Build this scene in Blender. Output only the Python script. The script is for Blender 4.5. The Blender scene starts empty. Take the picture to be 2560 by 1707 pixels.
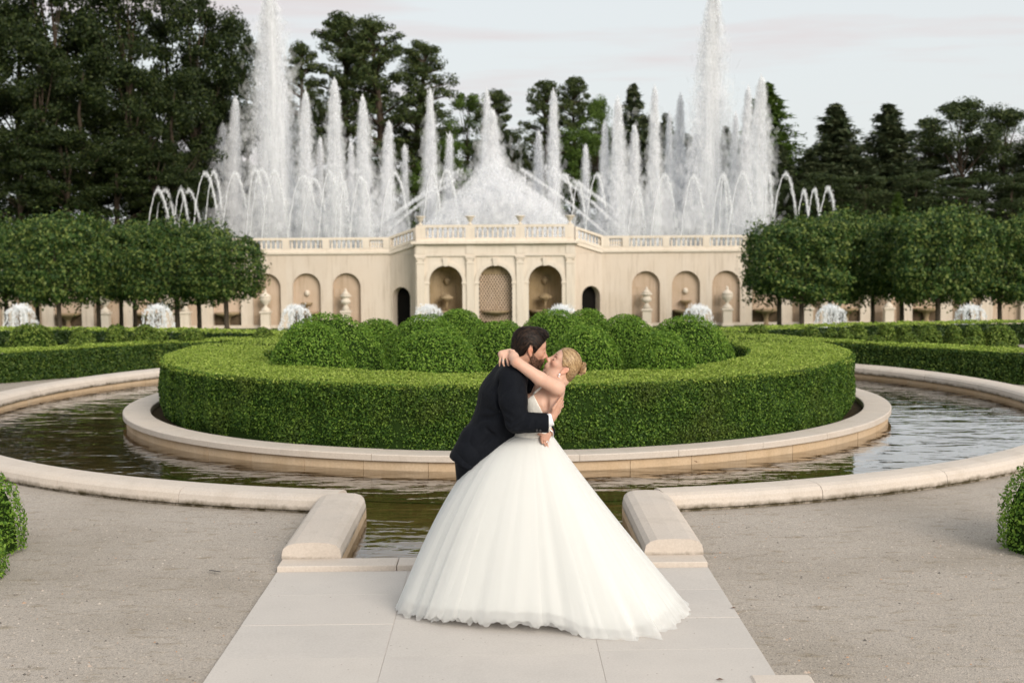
import bpy, math, random
import numpy as np

random.seed(7)
RNG = np.random.default_rng(7)
SC = bpy.context.scene
COL = SC.collection
D = bpy.data

# ------------------------------------------------------------------ camera
CAM_H, F_PX, PW, PH = 2.14, 3411.5, 2560.0, 1707.0
PITCH, YAW, ROLL = math.radians(4.336), math.radians(-0.352), math.radians(-0.382)


def _axes():
    cp, sp, cy, sy = math.cos(PITCH), math.sin(PITCH), math.cos(YAW), math.sin(YAW)
    fw = np.array([sy * cp, cy * cp, -sp])
    r0 = np.array([cy, -sy, 0.0])
    u0 = np.cross(r0, fw)
    r = math.cos(ROLL) * r0 + math.sin(ROLL) * u0
    u = -math.sin(ROLL) * r0 + math.cos(ROLL) * u0
    return fw, r, u


FW, RT, UP = _axes()


def ray(x, y):
    return FW + (x - PW / 2) / F_PX * RT - (y - PH / 2) / F_PX * UP


def at(x, y, Y):
    """photo pixel -> the point at distance Y in front of the camera"""
    d = ray(x, y)
    t = Y / d[1]
    return np.array([d[0] * t, Y, CAM_H + d[2] * t])


def onz(x, y, z=0.0):
    d = ray(x, y)
    t = (z - CAM_H) / d[2]
    return np.array([d[0] * t, d[1] * t, z])


K = 2560 / 2352.0


def dat(x, y, Y):
    return at(x * K, y * K, Y)


import mathutils
cam = D.objects.new('camera', D.cameras.new('camera'))
COL.objects.link(cam)
cam.matrix_world = mathutils.Matrix((
    (RT[0], UP[0], -FW[0], 0), (RT[1], UP[1], -FW[1], 0), (RT[2], UP[2], -FW[2], CAM_H), (0, 0, 0, 1)))
cam.data.lens = 36.0 * F_PX / PW
cam.data.sensor_width = 36.0
cam.data.clip_end = 3000
cam.data.dof.use_dof = True
cam.data.dof.focus_distance = 7.95
cam.data.dof.aperture_fstop = 3.8
SC.camera = cam

# ------------------------------------------------------------------ world, sun, exposure
SUN_EL, SUN_AZ = math.radians(26), math.radians(148)     # low behind the camera, to the right (azimuth from +Y, clockwise)
W = D.worlds.new('World')
SC.world = W
W.use_nodes = True
nt = W.node_tree
nt.nodes.clear()
wo = nt.nodes.new('ShaderNodeOutputWorld')
bg = nt.nodes.new('ShaderNodeBackground')
sky = nt.nodes.new('ShaderNodeTexSky')
sky.sky_type = 'NISHITA'
sky.sun_disc = False
sky.sun_elevation = SUN_EL
sky.sun_rotation = SUN_AZ
sky.air_density = 1.0
sky.dust_density = 3.0
bg.inputs['Strength'].default_value = 0.1
tc = nt.nodes.new('ShaderNodeTexCoord')
mp = nt.nodes.new('ShaderNodeMapping')
mp.inputs['Scale'].default_value = (1.3, 1.3, 14.0)
mp.inputs['Rotation'].default_value = (0.0, math.radians(5), 0.0)
nz = nt.nodes.new('ShaderNodeTexNoise')
nz.inputs['Scale'].default_value = 2.6
nz.inputs['Detail'].default_value = 5
nz.inputs['Roughness'].default_value = 0.55
rp = nt.nodes.new('ShaderNodeValToRGB')
rp.color_ramp.elements[0].position = 0.51
rp.color_ramp.elements[0].color = (0, 0, 0, 1)
rp.color_ramp.elements[1].position = 0.72
rp.color_ramp.elements[1].color = (1, 1, 1, 1)
veil = nt.nodes.new('ShaderNodeMix')
veil.data_type = 'RGBA'
veil.inputs[0].default_value = 0.88
veil.inputs[7].default_value = (5.20, 5.40, 5.43, 1)      # thin high overcast over the blue
cl = nt.nodes.new('ShaderNodeMix')
cl.data_type = 'RGBA'
cl.inputs[7].default_value = (4.80, 4.36, 4.38, 1)        # faint pinkish streaks
L = nt.links.new
L(tc.outputs['Generated'], mp.inputs['Vector'])
L(mp.outputs['Vector'], nz.inputs['Vector'])
L(nz.outputs['Fac'], rp.inputs['Fac'])
L(sky.outputs['Color'], veil.inputs[6])
L(veil.outputs[2], cl.inputs[6])
L(rp.outputs['Color'], cl.inputs[0])
L(cl.outputs[2], bg.inputs['Color'])
L(bg.outputs['Background'], wo.inputs['Surface'])

sun = D.objects.new('sun', D.lights.new('sun', 'SUN'))
COL.objects.link(sun)
sun.data.energy = 2.0
sun.data.angle = math.radians(34)
sun.data.color = (1.0, 0.915, 0.81)
sd = mathutils.Vector((math.sin(SUN_AZ) * math.cos(SUN_EL), math.cos(SUN_AZ) * math.cos(SUN_EL), math.sin(SUN_EL)))
sun.rotation_euler = sd.to_track_quat('Z', 'Y').to_euler()

SC.view_settings.view_transform = 'Standard'
SC.view_settings.look = 'None'
SC.view_settings.exposure = 0.68
SC.view_settings.gamma = 1.0
SC.view_settings.use_curve_mapping = False
SC.render.engine = 'CYCLES'
SC.cycles.use_denoising = True
SC.cycles.max_bounces = 8
SC.cycles.transparent_max_bounces = 48
SC.cycles.use_adaptive_sampling = True
SC.cycles.adaptive_threshold = 0.02
SC.cycles.caustics_reflective = False
SC.cycles.caustics_refractive = False

# ------------------------------------------------------------------ materials


class Mat:
    """small node-building helper"""

    def __init__(self, name):
        self.m = D.materials.new(name)
        self.m.use_nodes = True
        self.t = self.m.node_tree
        self.t.nodes.clear()
        self.out = self.t.nodes.new('ShaderNodeOutputMaterial')

    def n(self, typ, **kw):
        nd = self.t.nodes.new('ShaderNode' + typ)
        for k, v in kw.items():
            if k.startswith('in_'):
                nd.inputs[k[3:].replace('_', ' ')].default_value = v
            else:
                setattr(nd, k, v)
        return nd

    def l(self, a, b):
        self.t.links.new(a, b)

    def coord(self, scale=(1, 1, 1), obj=True):
        c = self.n('TexCoord')
        p = self.n('Mapping')
        p.inputs['Scale'].default_value = scale
        self.l(c.outputs['Object' if obj else 'Generated'], p.inputs['Vector'])
        return p.outputs['Vector']

    def noise(self, scale, detail=4, vec=None, rough=0.55, dist=0.0):
        x = self.n('TexNoise')
        x.inputs['Scale'].default_value = scale
        x.inputs['Detail'].default_value = detail
        x.inputs['Roughness'].default_value = rough
        x.inputs['Distortion'].default_value = dist
        if vec is not None:
            self.l(vec, x.inputs['Vector'])
        return x.outputs['Fac']

    def ramp(self, fac, stops):
        r = self.n('ValToRGB')
        e = r.color_ramp.elements
        while len(e) < len(stops):
            e.new(0.5)
        for el, (p, c) in zip(e, stops):
            el.position = p
            el.color = (c[0], c[1], c[2], 1) if not isinstance(c, (int, float)) else (c, c, c, 1)
        self.l(fac, r.inputs['Fac'])
        return r.outputs['Color']

    def mix(self, fac, a, b, mode='MIX'):
        x = self.n('Mix', data_type='RGBA', blend_type=mode)
        for i, v in ((0, fac), (6, a), (7, b)):
            if isinstance(v, (int, float)):
                x.inputs[i].default_value = v
            elif isinstance(v, tuple):
                x.inputs[i].default_value = (*v[:3], 1)
            else:
                self.l(v, x.inputs[i])
        return x.outputs[2]

    def bump(self, h, strength=0.3, dist=0.01, nrm=None):
        b = self.n('Bump')
        b.inputs['Strength'].default_value = strength
        b.inputs['Distance'].default_value = dist
        self.l(h, b.inputs['Height'])
        if nrm is not None:
            self.l(nrm, b.inputs['Normal'])
        return b.outputs['Normal']

    def pbsdf(self, col=None, rough=0.8, spec=0.3, nrm=None, **kw):
        p = self.n('BsdfPrincipled')
        if col is not None:
            if isinstance(col, tuple):
                p.inputs['Base Color'].default_value = (*col[:3], 1)
            else:
                self.l(col, p.inputs['Base Color'])
        if isinstance(rough, (int, float)):
            p.inputs['Roughness'].default_value = rough
        else:
            self.l(rough, p.inputs['Roughness'])
        p.inputs['Specular IOR Level'].default_value = spec
        for k, v in kw.items():
            p.inputs[k.replace('_', ' ')].default_value = v
        if nrm is not None:
            self.l(nrm, p.inputs['Normal'])
        return p.outputs['BSDF']

    def done(self, surf):
        self.l(surf, self.out.inputs['Surface'])
        return self.m


def mat_stone(name, base, dark, warm, fine=60.0, streak=0.35, bump=0.25, mottle=1.3, speck=0.0):
    m = Mat(name)
    info = m.n('ObjectInfo')
    c = m.coord()
    add = m.n('VectorMath', operation='ADD')
    rv = m.n('Combine' + 'XYZ')
    mul = m.n('Math', operation='MULTIPLY')
    mul.inputs[1].default_value = 37.0
    m.l(info.outputs['Random'], mul.inputs[0])
    for i in range(3):
        m.l(mul.outputs[0], rv.inputs[i])
    m.l(c, add.inputs[0])
    m.l(rv.outputs[0], add.inputs[1])
    v = add.outputs[0]
    big = m.noise(mottle, 5, v, 0.6)
    col = m.mix(m.ramp(big, [(0.35, 0.0), (0.68, 1.0)]), base, warm)
    sm = m.n('Mapping')
    sm.inputs['Scale'].default_value = (3.0, 3.0, 0.22)
    m.l(v, sm.inputs['Vector'])
    st = m.noise(1.6, 4, sm.outputs['Vector'], 0.6)
    stf = m.ramp(st, [(0.5, 0.0), (0.78, streak)])
    col = m.mix(stf, col, dark)
    gr = m.noise(fine, 3, v, 0.7)
    col = m.mix(0.22, col, m.ramp(gr, [(0.3, dark), (0.7, (1, 1, 1))]), 'MULTIPLY')
    tint = m.ramp(info.outputs['Random'], [(0.0, (0.97, 0.965, 0.965)), (1.0, (1.02, 1.01, 1.0))])
    col = m.mix(1.0, col, tint, 'MULTIPLY')
    if speck:
        vo = m.n('TexVoronoi')
        vo.inputs['Scale'].default_value = 22.0
        m.l(v, vo.inputs['Vector'])
        sp = m.ramp(vo.outputs['Distance'], [(0.05, speck), (0.13, 0.0)])
        msk = m.ramp(m.noise(5.0, 2, v), [(0.52, 0.0), (0.62, 1.0)])
        col = m.mix(m.mix(1.0, sp, msk, 'MULTIPLY'), col, (0.16, 0.10, 0.07))
    nr = m.bump(gr, bump, 0.004)
    return m.done(m.pbsdf(col, 0.82, 0.25, nr))


def moss_coping():
    m = M['coping'].copy()
    m.name = 'mossy limestone coping'
    t = m.node_tree
    p = [n for n in t.nodes if n.type == 'BSDF_PRINCIPLED'][0]
    src = p.inputs['Base Color'].links[0].from_socket
    c = t.nodes.new('ShaderNodeTexCoord')
    s = t.nodes.new('ShaderNodeSeparateXYZ')
    n = t.nodes.new('ShaderNodeTexNoise')
    n.inputs['Scale'].default_value = 9
    n.inputs['Detail'].default_value = 6
    n.inputs['Roughness'].default_value = .7
    mr = t.nodes.new('ShaderNodeMapRange')
    mr.inputs['From Min'].default_value = .10
    mr.inputs['From Max'].default_value = .025
    ml = t.nodes.new('ShaderNodeMath')
    ml.operation = 'MULTIPLY'
    r = t.nodes.new('ShaderNodeValToRGB')
    r.color_ramp.elements[0].position = .22
    r.color_ramp.elements[1].position = .56
    mx = t.nodes.new('ShaderNodeMix')
    mx.data_type = 'RGBA'
    mx.inputs[7].default_value = (.085, .068, .036, 1)
    t.links.new(c.outputs['Object'], s.inputs[0])
    t.links.new(c.outputs['Object'], n.inputs['Vector'])
    t.links.new(s.outputs['Z'], mr.inputs['Value'])
    t.links.new(mr.outputs[0], ml.inputs[0])
    t.links.new(n.outputs['Fac'], ml.inputs[1])
    t.links.new(ml.outputs[0], r.inputs[0])
    t.links.new(r.outputs[0], mx.inputs[0])
    t.links.new(src, mx.inputs[6])
    t.links.new(mx.outputs[2], p.inputs['Base Color'])
    return m


def mat_leaf(name, c0, c1, c2, trans=0.35, rough=0.55, spec=0.25, patch=0.0, patchc=(0.2, 0.16, 0.03)):
    m = Mat(name)
    g = m.n('NewGeometry')
    col = m.ramp(g.outputs['Random Per Island'], [(0.0, c0), (0.55, c1), (1.0, c2)])
    if patch:
        pf = m.ramp(m.noise(1.7, 3, m.coord()), [(0.5, 0.0), (0.7, patch)])
        col = m.mix(pf, col, patchc)
    p = m.pbsdf(col, rough, spec)
    tr = m.n('BsdfTranslucent')
    m.l(col, tr.inputs['Color'])
    mx = m.n('MixShader')
    mx.inputs[0].default_value = trans
    m.l(p, mx.inputs[1])
    m.l(tr.outputs[0], mx.inputs[2])
    return m.done(mx.outputs[0])


def mat_plain(name, col, rough=0.7, spec=0.3, **kw):
    m = Mat(name)
    return m.done(m.pbsdf(col, rough, spec, **kw))


def mat_bark(name, a, b):
    m = Mat(name)
    n = m.noise(6.0, 6, m.coord((3, 3, 0.5)))
    return m.done(m.pbsdf(m.ramp(n, [(0.3, a), (0.7, b)]), 0.9, 0.1, m.bump(n, 0.6, 0.03)))


M = {}
M['coping'] = mat_stone('pale limestone', (0.61, 0.55, 0.49), (0.33, 0.28, 0.22), (0.64, 0.565, 0.49), 70, 0.26, 0.15)
M['pool_wall'] = mat_stone('warm limestone', (0.63, 0.50, 0.36), (0.30, 0.21, 0.11), (0.60, 0.44, 0.28), 50, 0.30, 0.2)
M['slab'] = mat_stone('path limestone', (0.535, 0.505, 0.472), (0.38, 0.34, 0.31), (0.585, 0.548, 0.508), 90, 0.14, 0.10, 1.1, 0.85)
M['wall'] = mat_stone('aged ashlar', (0.665, 0.575, 0.48), (0.36, 0.28, 0.20), (0.71, 0.63, 0.545), 30, 0.55, 0.3, 0.35)
M['trim'] = mat_stone('carved limestone', (0.74, 0.66, 0.56), (0.38, 0.31, 0.23), (0.78, 0.71, 0.62), 30, 0.30, 0.3, 0.5)
M['niche'] = mat_stone('niche stucco', (0.58, 0.46, 0.36), (0.30, 0.21, 0.13), (0.52, 0.40, 0.29), 20, 0.65, 0.3, 0.5)  # browner, more streaked tone for niche backs and lattice strips
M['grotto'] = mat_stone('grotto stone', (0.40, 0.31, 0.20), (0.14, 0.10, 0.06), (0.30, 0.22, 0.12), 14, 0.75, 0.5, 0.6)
M['wet'] = mat_stone('wet mossy stone', (0.12, 0.085, 0.055), (0.03, 0.025, 0.015), (0.17, 0.12, 0.07), 12, 0.6, 0.6, 2.0)
M['urn'] = mat_stone('urn limestone', (0.70, 0.625, 0.53), (0.42, 0.35, 0.27), (0.74, 0.67, 0.575), 20, 0.3, 0.3, 1.0)
M['void'] = mat_plain('passage darkness', (0.012, 0.011, 0.010), 0.95, 0.0)  # near-black colour stands for the darkness inside doorways and behind the lattice
M['joint'] = mat_plain('mortar', (0.60, 0.545, 0.49), 0.95, 0.05)
M['dark_joint'] = mat_plain('deep joint', (0.07, 0.05, 0.035), 0.95, 0.05)
M['coping_moss'] = moss_coping()
M['bark'] = mat_bark('linden bark', (0.05, 0.04, 0.03), (0.10, 0.08, 0.06))
M['bark_far'] = mat_bark('forest bark', (0.035, 0.027, 0.02), (0.10, 0.075, 0.055))
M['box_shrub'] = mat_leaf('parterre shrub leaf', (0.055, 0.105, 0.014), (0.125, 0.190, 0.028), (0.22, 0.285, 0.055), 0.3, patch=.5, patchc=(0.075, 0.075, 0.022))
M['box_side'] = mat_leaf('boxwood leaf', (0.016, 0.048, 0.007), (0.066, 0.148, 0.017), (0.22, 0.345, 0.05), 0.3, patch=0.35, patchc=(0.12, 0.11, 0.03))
M['hedge_dark'] = mat_leaf('shaded hedge leaf', (0.010, 0.026, 0.006), (0.024, 0.050, 0.010), (0.055, 0.09, 0.018), 0.2)  # far hedge faces: their shade is put into this darker leaf colour
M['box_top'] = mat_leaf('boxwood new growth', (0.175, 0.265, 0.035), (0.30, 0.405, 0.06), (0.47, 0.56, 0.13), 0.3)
M['box_mound'] = mat_leaf('mound leaf', (0.060, 0.140, 0.014), (0.135, 0.255, 0.026), (0.27, 0.41, 0.06), 0.3)
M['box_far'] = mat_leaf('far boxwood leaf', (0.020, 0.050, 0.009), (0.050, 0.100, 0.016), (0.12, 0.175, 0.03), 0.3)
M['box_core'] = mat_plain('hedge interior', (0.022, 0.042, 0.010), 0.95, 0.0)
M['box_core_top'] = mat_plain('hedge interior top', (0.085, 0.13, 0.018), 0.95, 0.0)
M['linden'] = mat_leaf('linden leaf', (0.016, 0.046, 0.012), (0.055, 0.108, 0.022), (0.20, 0.245, 0.06), 0.25)
M['far_dense'] = mat_leaf('forest leaf', (0.010, 0.021, 0.006), (0.026, 0.043, 0.010), (0.066, 0.085, 0.022), 0.25)
M['far_mid'] = mat_leaf('mid green forest leaf', (0.020, 0.037, 0.012), (0.048, 0.073, 0.023), (0.105, 0.128, 0.042), 0.25)
M['far_green'] = mat_leaf('bright forest leaf', (0.045, 0.085, 0.014), (0.085, 0.145, 0.022), (0.14, 0.21, 0.04), 0.25)
M['far_pine'] = mat_leaf('pine needles', (0.028, 0.050, 0.016), (0.062, 0.088, 0.026), (0.125, 0.150, 0.045), 0.2)
M['far_spruce'] = mat_leaf('spruce needles', (0.034, 0.058, 0.026), (0.075, 0.100, 0.045), (0.15, 0.17, 0.08), 0.2)
M['dogwood'] = mat_leaf('dogwood bracts', (0.09, 0.14, 0.04), (0.42, 0.42, 0.22), (0.72, 0.69, 0.46), 0.3)

# ------------------------------------------------------------------ objects


def link(o, parent=None):
    COL.objects.link(o)
    if parent is not None:
        o.parent = parent
    return o


def mk(name, V, F, mat, parent=None, smooth=False, loc=None):
    """one mesh object from vertex and face lists / arrays (all faces of equal size when an array)"""
    me = D.meshes.new(name)
    if isinstance(F, np.ndarray):
        V = np.asarray(V, dtype=np.float32)
        n, k = F.shape
        me.vertices.add(len(V))
        me.vertices.foreach_set('co', V.ravel())
        me.loops.add(n * k)
        me.loops.foreach_set('vertex_index', F.astype(np.int32).ravel())
        me.polygons.add(n)
        me.polygons.foreach_set('loop_start', np.arange(0, n * k, k, dtype=np.int32))
        me.polygons.foreach_set('loop_total', np.full(n, k, dtype=np.int32))
        me.update(calc_edges=True)
    else:
        me.from_pydata([tuple(float(c) for c in v) for v in V], [], F)
        me.update()
    if smooth:
        me.polygons.foreach_set('use_smooth', np.ones(len(me.polygons), dtype=bool))
    me.materials.append(M[mat] if isinstance(mat, str) else mat)
    o = D.objects.new(name, me)
    link(o, parent)
    if loc is not None:
        o.location = loc
    return o


def tag(o, label, cat, group=None, kind=None):
    if label:
        o['label'] = label
    if cat:
        o['category'] = cat
    if group:
        o['group'] = group
    if kind:
        o['kind'] = kind
    return o


def empty(name, loc, label, cat, group=None, rot=0.0):
    o = D.objects.new(name, None)
    o.empty_display_size = 0.2
    link(o)
    o.location = loc
    o.rotation_euler = (0, 0, rot)
    return tag(o, label, cat, group)


def stuff(o):
    o['kind'] = 'stuff'
    return o


def structure(o):
    o['kind'] = 'structure'
    return o


def dup(o, parent=None):
    c = o.copy()
    link(c, parent)
    for k in list(o.children):
        dup(k, c)
    return c


class MB:
    """collects shapes into one mesh"""

    def __init__(self):
        self.v, self.f = [], []

    def raw(self, V, F):
        b = len(self.v)
        self.v += [tuple(p) for p in V]
        self.f += [tuple(b + i for i in q) for q in F]
        return self

    def box(self, x0, x1, y0, y1, z0, z1, bev=0.0):
        if bev <= 0:
            V = [(x0, y0, z0), (x1, y0, z0), (x1, y1, z0), (x0, y1, z0), (x0, y0, z1), (x1, y0, z1), (x1, y1, z1), (x0, y1, z1)]
            F = [(0, 3, 2, 1), (4, 5, 6, 7), (0, 1, 5, 4), (1, 2, 6, 5), (2, 3, 7, 6), (3, 0, 4, 7)]
            return self.raw(V, F)
        b = bev
        V, F = [], []
        for z, i in ((z0, 0), (z1 - b, 0), (z1, b)):
            V += [(x0 + i, y0 + i, z), (x1 - i, y0 + i, z), (x1 - i, y1 - i, z), (x0 + i, y1 - i, z)]
        F.append((0, 3, 2, 1))
        for k in (0, 4):
            for i in range(4):
                j = (i + 1) % 4
                F.append((k + i, k + j, k + 4 + j, k + 4 + i))
        F.append((8, 9, 10, 11))
        return self.raw(V, F)

    def lathe(self, prof, n=12, c=(0, 0, 0)):
        V, F = [], []
        for r, z in prof:
            for i in range(n):
                a = 2 * math.pi * i / n
                V.append((c[0] + r * math.cos(a), c[1] + r * math.sin(a), c[2] + z))
        for k in range(len(prof) - 1):
            for i in range(n):
                j = (i + 1) % n
                F.append((k * n + i, k * n + j, (k + 1) * n + j, (k + 1) * n + i))
        F.append(tuple(range(n))[::-1])
        F.append(tuple((len(prof) - 1) * n + i for i in range(n)))
        return self.raw(V, F)

    def tube(self, pts, rad, n=6, closed=True):
        pts = [np.array(p, float) for p in pts]
        if isinstance(rad, (int, float)):
            rad = [rad] * len(pts)
        V, F = [], []
        for k, p in enumerate(pts):
            d = pts[min(k + 1, len(pts) - 1)] - pts[max(k - 1, 0)]
            d = d / (np.linalg.norm(d) + 1e-9)
            a = np.cross(d, (0.0, 1.0, 0.0) if abs(d[1]) < 0.9 else (1.0, 0.0, 0.0))
            a /= np.linalg.norm(a)
            b = np.cross(d, a)
            for i in range(n):
                t = 2 * math.pi * i / n
                V.append(tuple(p + rad[k] * (math.cos(t) * a + math.sin(t) * b)))
        for k in range(len(pts) - 1):
            for i in range(n):
                j = (i + 1) % n
                F.append((k * n + i, k * n + j, (k + 1) * n + j, (k + 1) * n + i))
        if closed:
            F.append(tuple(range(n))[::-1])
            F.append(tuple((len(pts) - 1) * n + i for i in range(n)))
        return self.raw(V, F)

    def build(self, name, mat, parent=None, smooth=False):
        return mk(name, self.v, self.f, mat, parent, smooth)


ORD = ('first second third fourth fifth sixth seventh eighth ninth tenth eleventh twelfth thirteenth fourteenth fifteenth sixteenth '
       'seventeenth eighteenth nineteenth twentieth twenty-first twenty-second twenty-third twenty-fourth twenty-fifth twenty-sixth '
       'twenty-seventh twenty-eighth twenty-ninth thirtieth thirty-first thirty-second thirty-third thirty-fourth').split()


def vnoise(P, scale, seed=0):
    """cheap smooth pseudo noise in -1..1 for arrays of points"""
    r = np.random.default_rng(seed)
    out = np.zeros(len(P))
    for k in range(5):
        w = r.normal(size=3) * scale * (1.0 + 0.6 * k)
        out += np.sin(P @ w + r.uniform(0, 6.28)) / (1.0 + 0.4 * k)
    return out / 2.4


def leaves(P, N, size, spread=0.7, up=0.0, lift=0.0, aspect=0.55, rng=RNG):
    """rhombic leaf faces at points P, roughly facing N"""
    n = len(P)
    Nn = N + rng.normal(size=(n, 3)) * spread
    Nn[:, 2] += up
    Nn /= np.linalg.norm(Nn, axis=1)[:, None] + 1e-9
    T = rng.normal(size=(n, 3))
    T -= (T * Nn).sum(1)[:, None] * Nn
    T /= np.linalg.norm(T, axis=1)[:, None] + 1e-9
    B = np.cross(Nn, T)
    s = (size * rng.uniform(0.65, 1.35, n))[:, None]
    C = P + N * (rng.uniform(0, 1, n) * lift)[:, None]
    V = np.empty((n, 4, 3))
    V[:, 0] = C - T * s * 0.5
    V[:, 1] = C + B * s * aspect * 0.5 + Nn * s * 0.12
    V[:, 2] = C + T * s * 0.5
    V[:, 3] = C - B * s * aspect * 0.5 + Nn * s * 0.12
    return V.reshape(-1, 3), np.arange(n * 4, dtype=np.int32).reshape(n, 4)


def joinq(parts):
    V, F, b = [], [], 0
    for v, f in parts:
        V.append(v)
        F.append(f + b)
        b += len(v)
    return np.concatenate(V), np.concatenate(F)
# ------------------------------------------------------------------ ground, pool, path
CX, CY = -0.17, 17.25                 # centre of the round pool
R_IW, R_IT, R_II = 4.668, 4.695, 4.388    # island wall, its coping outside and inside
R_OW, R_OC = 6.52, 6.80               # pool wall inside, coping ridge
ZW, ZI, ZO = -0.03, 0.125, 0.15       # water, island coping, pool coping
PHI = math.radians(0.9)               # the stone path runs slightly askew


def pth(u, Y, z=0.0):
    """point on the path: u across, Y distance"""
    return (-0.185 + u - (Y - 8.65) * math.tan(PHI) * 0.9, Y + u * math.tan(PHI) * 1.6, z)


def gmat():
    m = Mat('gravel')
    c = m.coord()
    big = m.noise(0.55, 5, c, 0.6)
    col = m.ramp(big, [(0.32, (0.345, 0.312, 0.272)), (0.5, (0.42, 0.384, 0.345)), (0.72, (0.465, 0.428, 0.39))])
    mid = m.noise(5.0, 5, m.coord((1.0, 2.2, 1)), 0.65)
    col = m.mix(m.ramp(mid, [(0.55, 0.0), (0.72, 0.62)]), col, (0.22, 0.18, 0.115))
    v = m.n('TexVoronoi')
    v.inputs['Scale'].default_value = 130.0
    m.l(c, v.inputs['Vector'])
    peb = m.ramp(v.outputs['Color'], [(0.0, (0.50, 0.49, 0.48)), (0.3, (0.86, 0.84, 0.82)), (0.6, (1.0, 0.97, 0.93)), (0.85, (1.12, 1.06, 1.0)), (1.0, (1.32, 1.30, 1.27))])
    col = m.mix(0.9, col, peb, 'MULTIPLY')
    f2 = m.noise(240, 2, c, 0.6)
    col = m.mix(0.5, col, m.ramp(f2, [(0.3, (0.68, 0.68, 0.68)), (0.7, (1.25, 1.24, 1.22))]), 'MULTIPLY')
    nr = m.bump(v.outputs['Distance'], 0.55, 0.006)
    nr = m.bump(mid, 0.25, 0.03, nr)
    # grass on the lower garden beyond the parterre
    s = m.n('SeparateXYZ')
    m.l(c, s.inputs[0])
    far = m.ramp(m.n('Math', operation='MULTIPLY').outputs[0], [(0, 0.0), (1, 1.0)])
    mu = far.node.inputs[0].links[0].from_node
    m.l(s.outputs['Y'], mu.inputs[0])
    mu.inputs[1].default_value = 1 / 60.0
    far.node.color_ramp.elements[0].position = 0.44
    far.node.color_ramp.elements[1].position = 0.46
    col = m.mix(far, col, m.ramp(big, [(0.3, (0.05, 0.09, 0.02)), (0.7, (0.09, 0.13, 0.03))]))
    return m.done(m.pbsdf(col, 0.95, 0.1, nr))


M['gravel'] = gmat()


def ground_z(x, y):
    t = min(max((y - 28.0) / 22.0, 0.0), 1.0)
    z = -4.35 * t * t * (3 - 2 * t)
    # slight hollows in the gravel
    return z + 0.008 * math.sin(x * 1.7 + 0.5 * y) * math.cos(y * 1.3) * (1 if y < 27 else 0)


def build_ground():
    angs = np.unique(np.concatenate([np.linspace(-math.pi, math.pi, 361),
                                     np.linspace(-math.pi / 2 - 0.25, -math.pi / 2 + 0.25, 161)]))
    rs = [0, .03, .15, .35, .7, 1.2, 1.8, 2.6, 3.6, 5, 7, 9, 11, 14, 17, 20, 24, 28, 33, 38, 45, 55, 70, 100, 160, 300, 900]
    V, F = [], []
    hx, hy = 1.24, 8.40
    for a in angs:
        c, s = math.cos(a), math.sin(a)
        r0 = 6.86
        if s < 0:
            rr = min(hy / max(1e-6, -s), hx / max(1e-6, abs(c)))
            r0 = max(r0, rr)
        for r in rs:
            x, y = CX + (r0 + r) * c, CY + (r0 + r) * s
            z = ground_z(x, y)
            if r < 0.02:
                z = 0.0
            V.append((x, y, z))
    n = len(rs)
    for i in range(len(angs) - 1):
        for k in range(n - 1):
            F.append((i * n + k, i * n + k + 1, (i + 1) * n + k + 1, (i + 1) * n + k))
    F = [q[::-1] for q in F]
    return structure(mk('ground', V, F, 'gravel', smooth=True))


build_ground()

# basin floor and water
def fmat():
    m = Mat('pool floor')
    n = m.noise(6, 6, m.coord(), 0.65)
    return m.done(m.pbsdf(m.ramp(n, [(0.3, (0.28, 0.20, 0.10)), (0.55, (0.45, 0.345, 0.18)), (0.75, (0.52, 0.43, 0.21))]), 0.9, 0.1))


def wmat():
    m = Mat('pool water')
    c = m.coord((0.55, 1.35, 1.0))
    n1 = m.noise(2.1, 2.5, c, 0.5, 0.35)
    n2 = m.noise(7.5, 2, m.coord((0.6, 1.2, 1)), 0.5, 0.3)
    nr = m.bump(n1, 1.0, 0.013)
    nr = m.bump(n2, 1.0, 0.0036, nr)
    gl = m.n('BsdfGlossy')
    gl.inputs['Roughness'].default_value = 0.02
    m.l(nr, gl.inputs['Normal'])
    tr = m.n('BsdfTransparent')
    tr.inputs['Color'].default_value = (0.78, 0.70, 0.52, 1)
    fr = m.n('Fresnel')
    fr.inputs['IOR'].default_value = 1.40
    m.l(nr, fr.inputs['Normal'])
    mx = m.n('MixShader')
    pw_ = m.n('MapRange', interpolation_type='SMOOTHSTEP')
    pw_.inputs['From Min'].default_value = .10
    pw_.inputs['From Max'].default_value = .50
    pw_.inputs['To Min'].default_value = .05
    pw_.inputs['To Max'].default_value = .90
    m.l(fr.outputs[0], pw_.inputs['Value'])
    m.l(pw_.outputs[0], mx.inputs[0])
    m.l(tr.outputs[0], mx.inputs[1])
    m.l(gl.outputs[0], mx.inputs[2])
    return m.done(mx.outputs[0])


M['floor'] = fmat()
M['water'] = wmat()


def pool_outline(R, hx, hy, n=160):
    pts = []
    for i in range(n):
        a = 2 * math.pi * i / n
        c, s = math.cos(a), math.sin(a)
        r = R
        if s < 0:
            r = max(R, min(hy / max(1e-6, -s), hx / max(1e-6, abs(c))))
        pts.append((CX + r * c, CY + r * s))
    return pts


def pool_sheet(name, z, mat, R=6.66):
    n = 720
    o = pool_outline(R, 1.10, 8.35, n)
    V = [(x, y, z) for x, y in o]
    for i in range(n):
        a = 2 * math.pi * i / n
        V.append((CX + 3.5 * math.cos(a), CY + 3.5 * math.sin(a), z))
    F = [(i, (i + 1) % n, n + (i + 1) % n, n + i) for i in range(n)]
    return structure(mk(name, V, F, mat))


pool_sheet('pool_floor', -0.34, 'floor', 6.8)
pool_sheet('pool_water', ZW, 'water')


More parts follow.
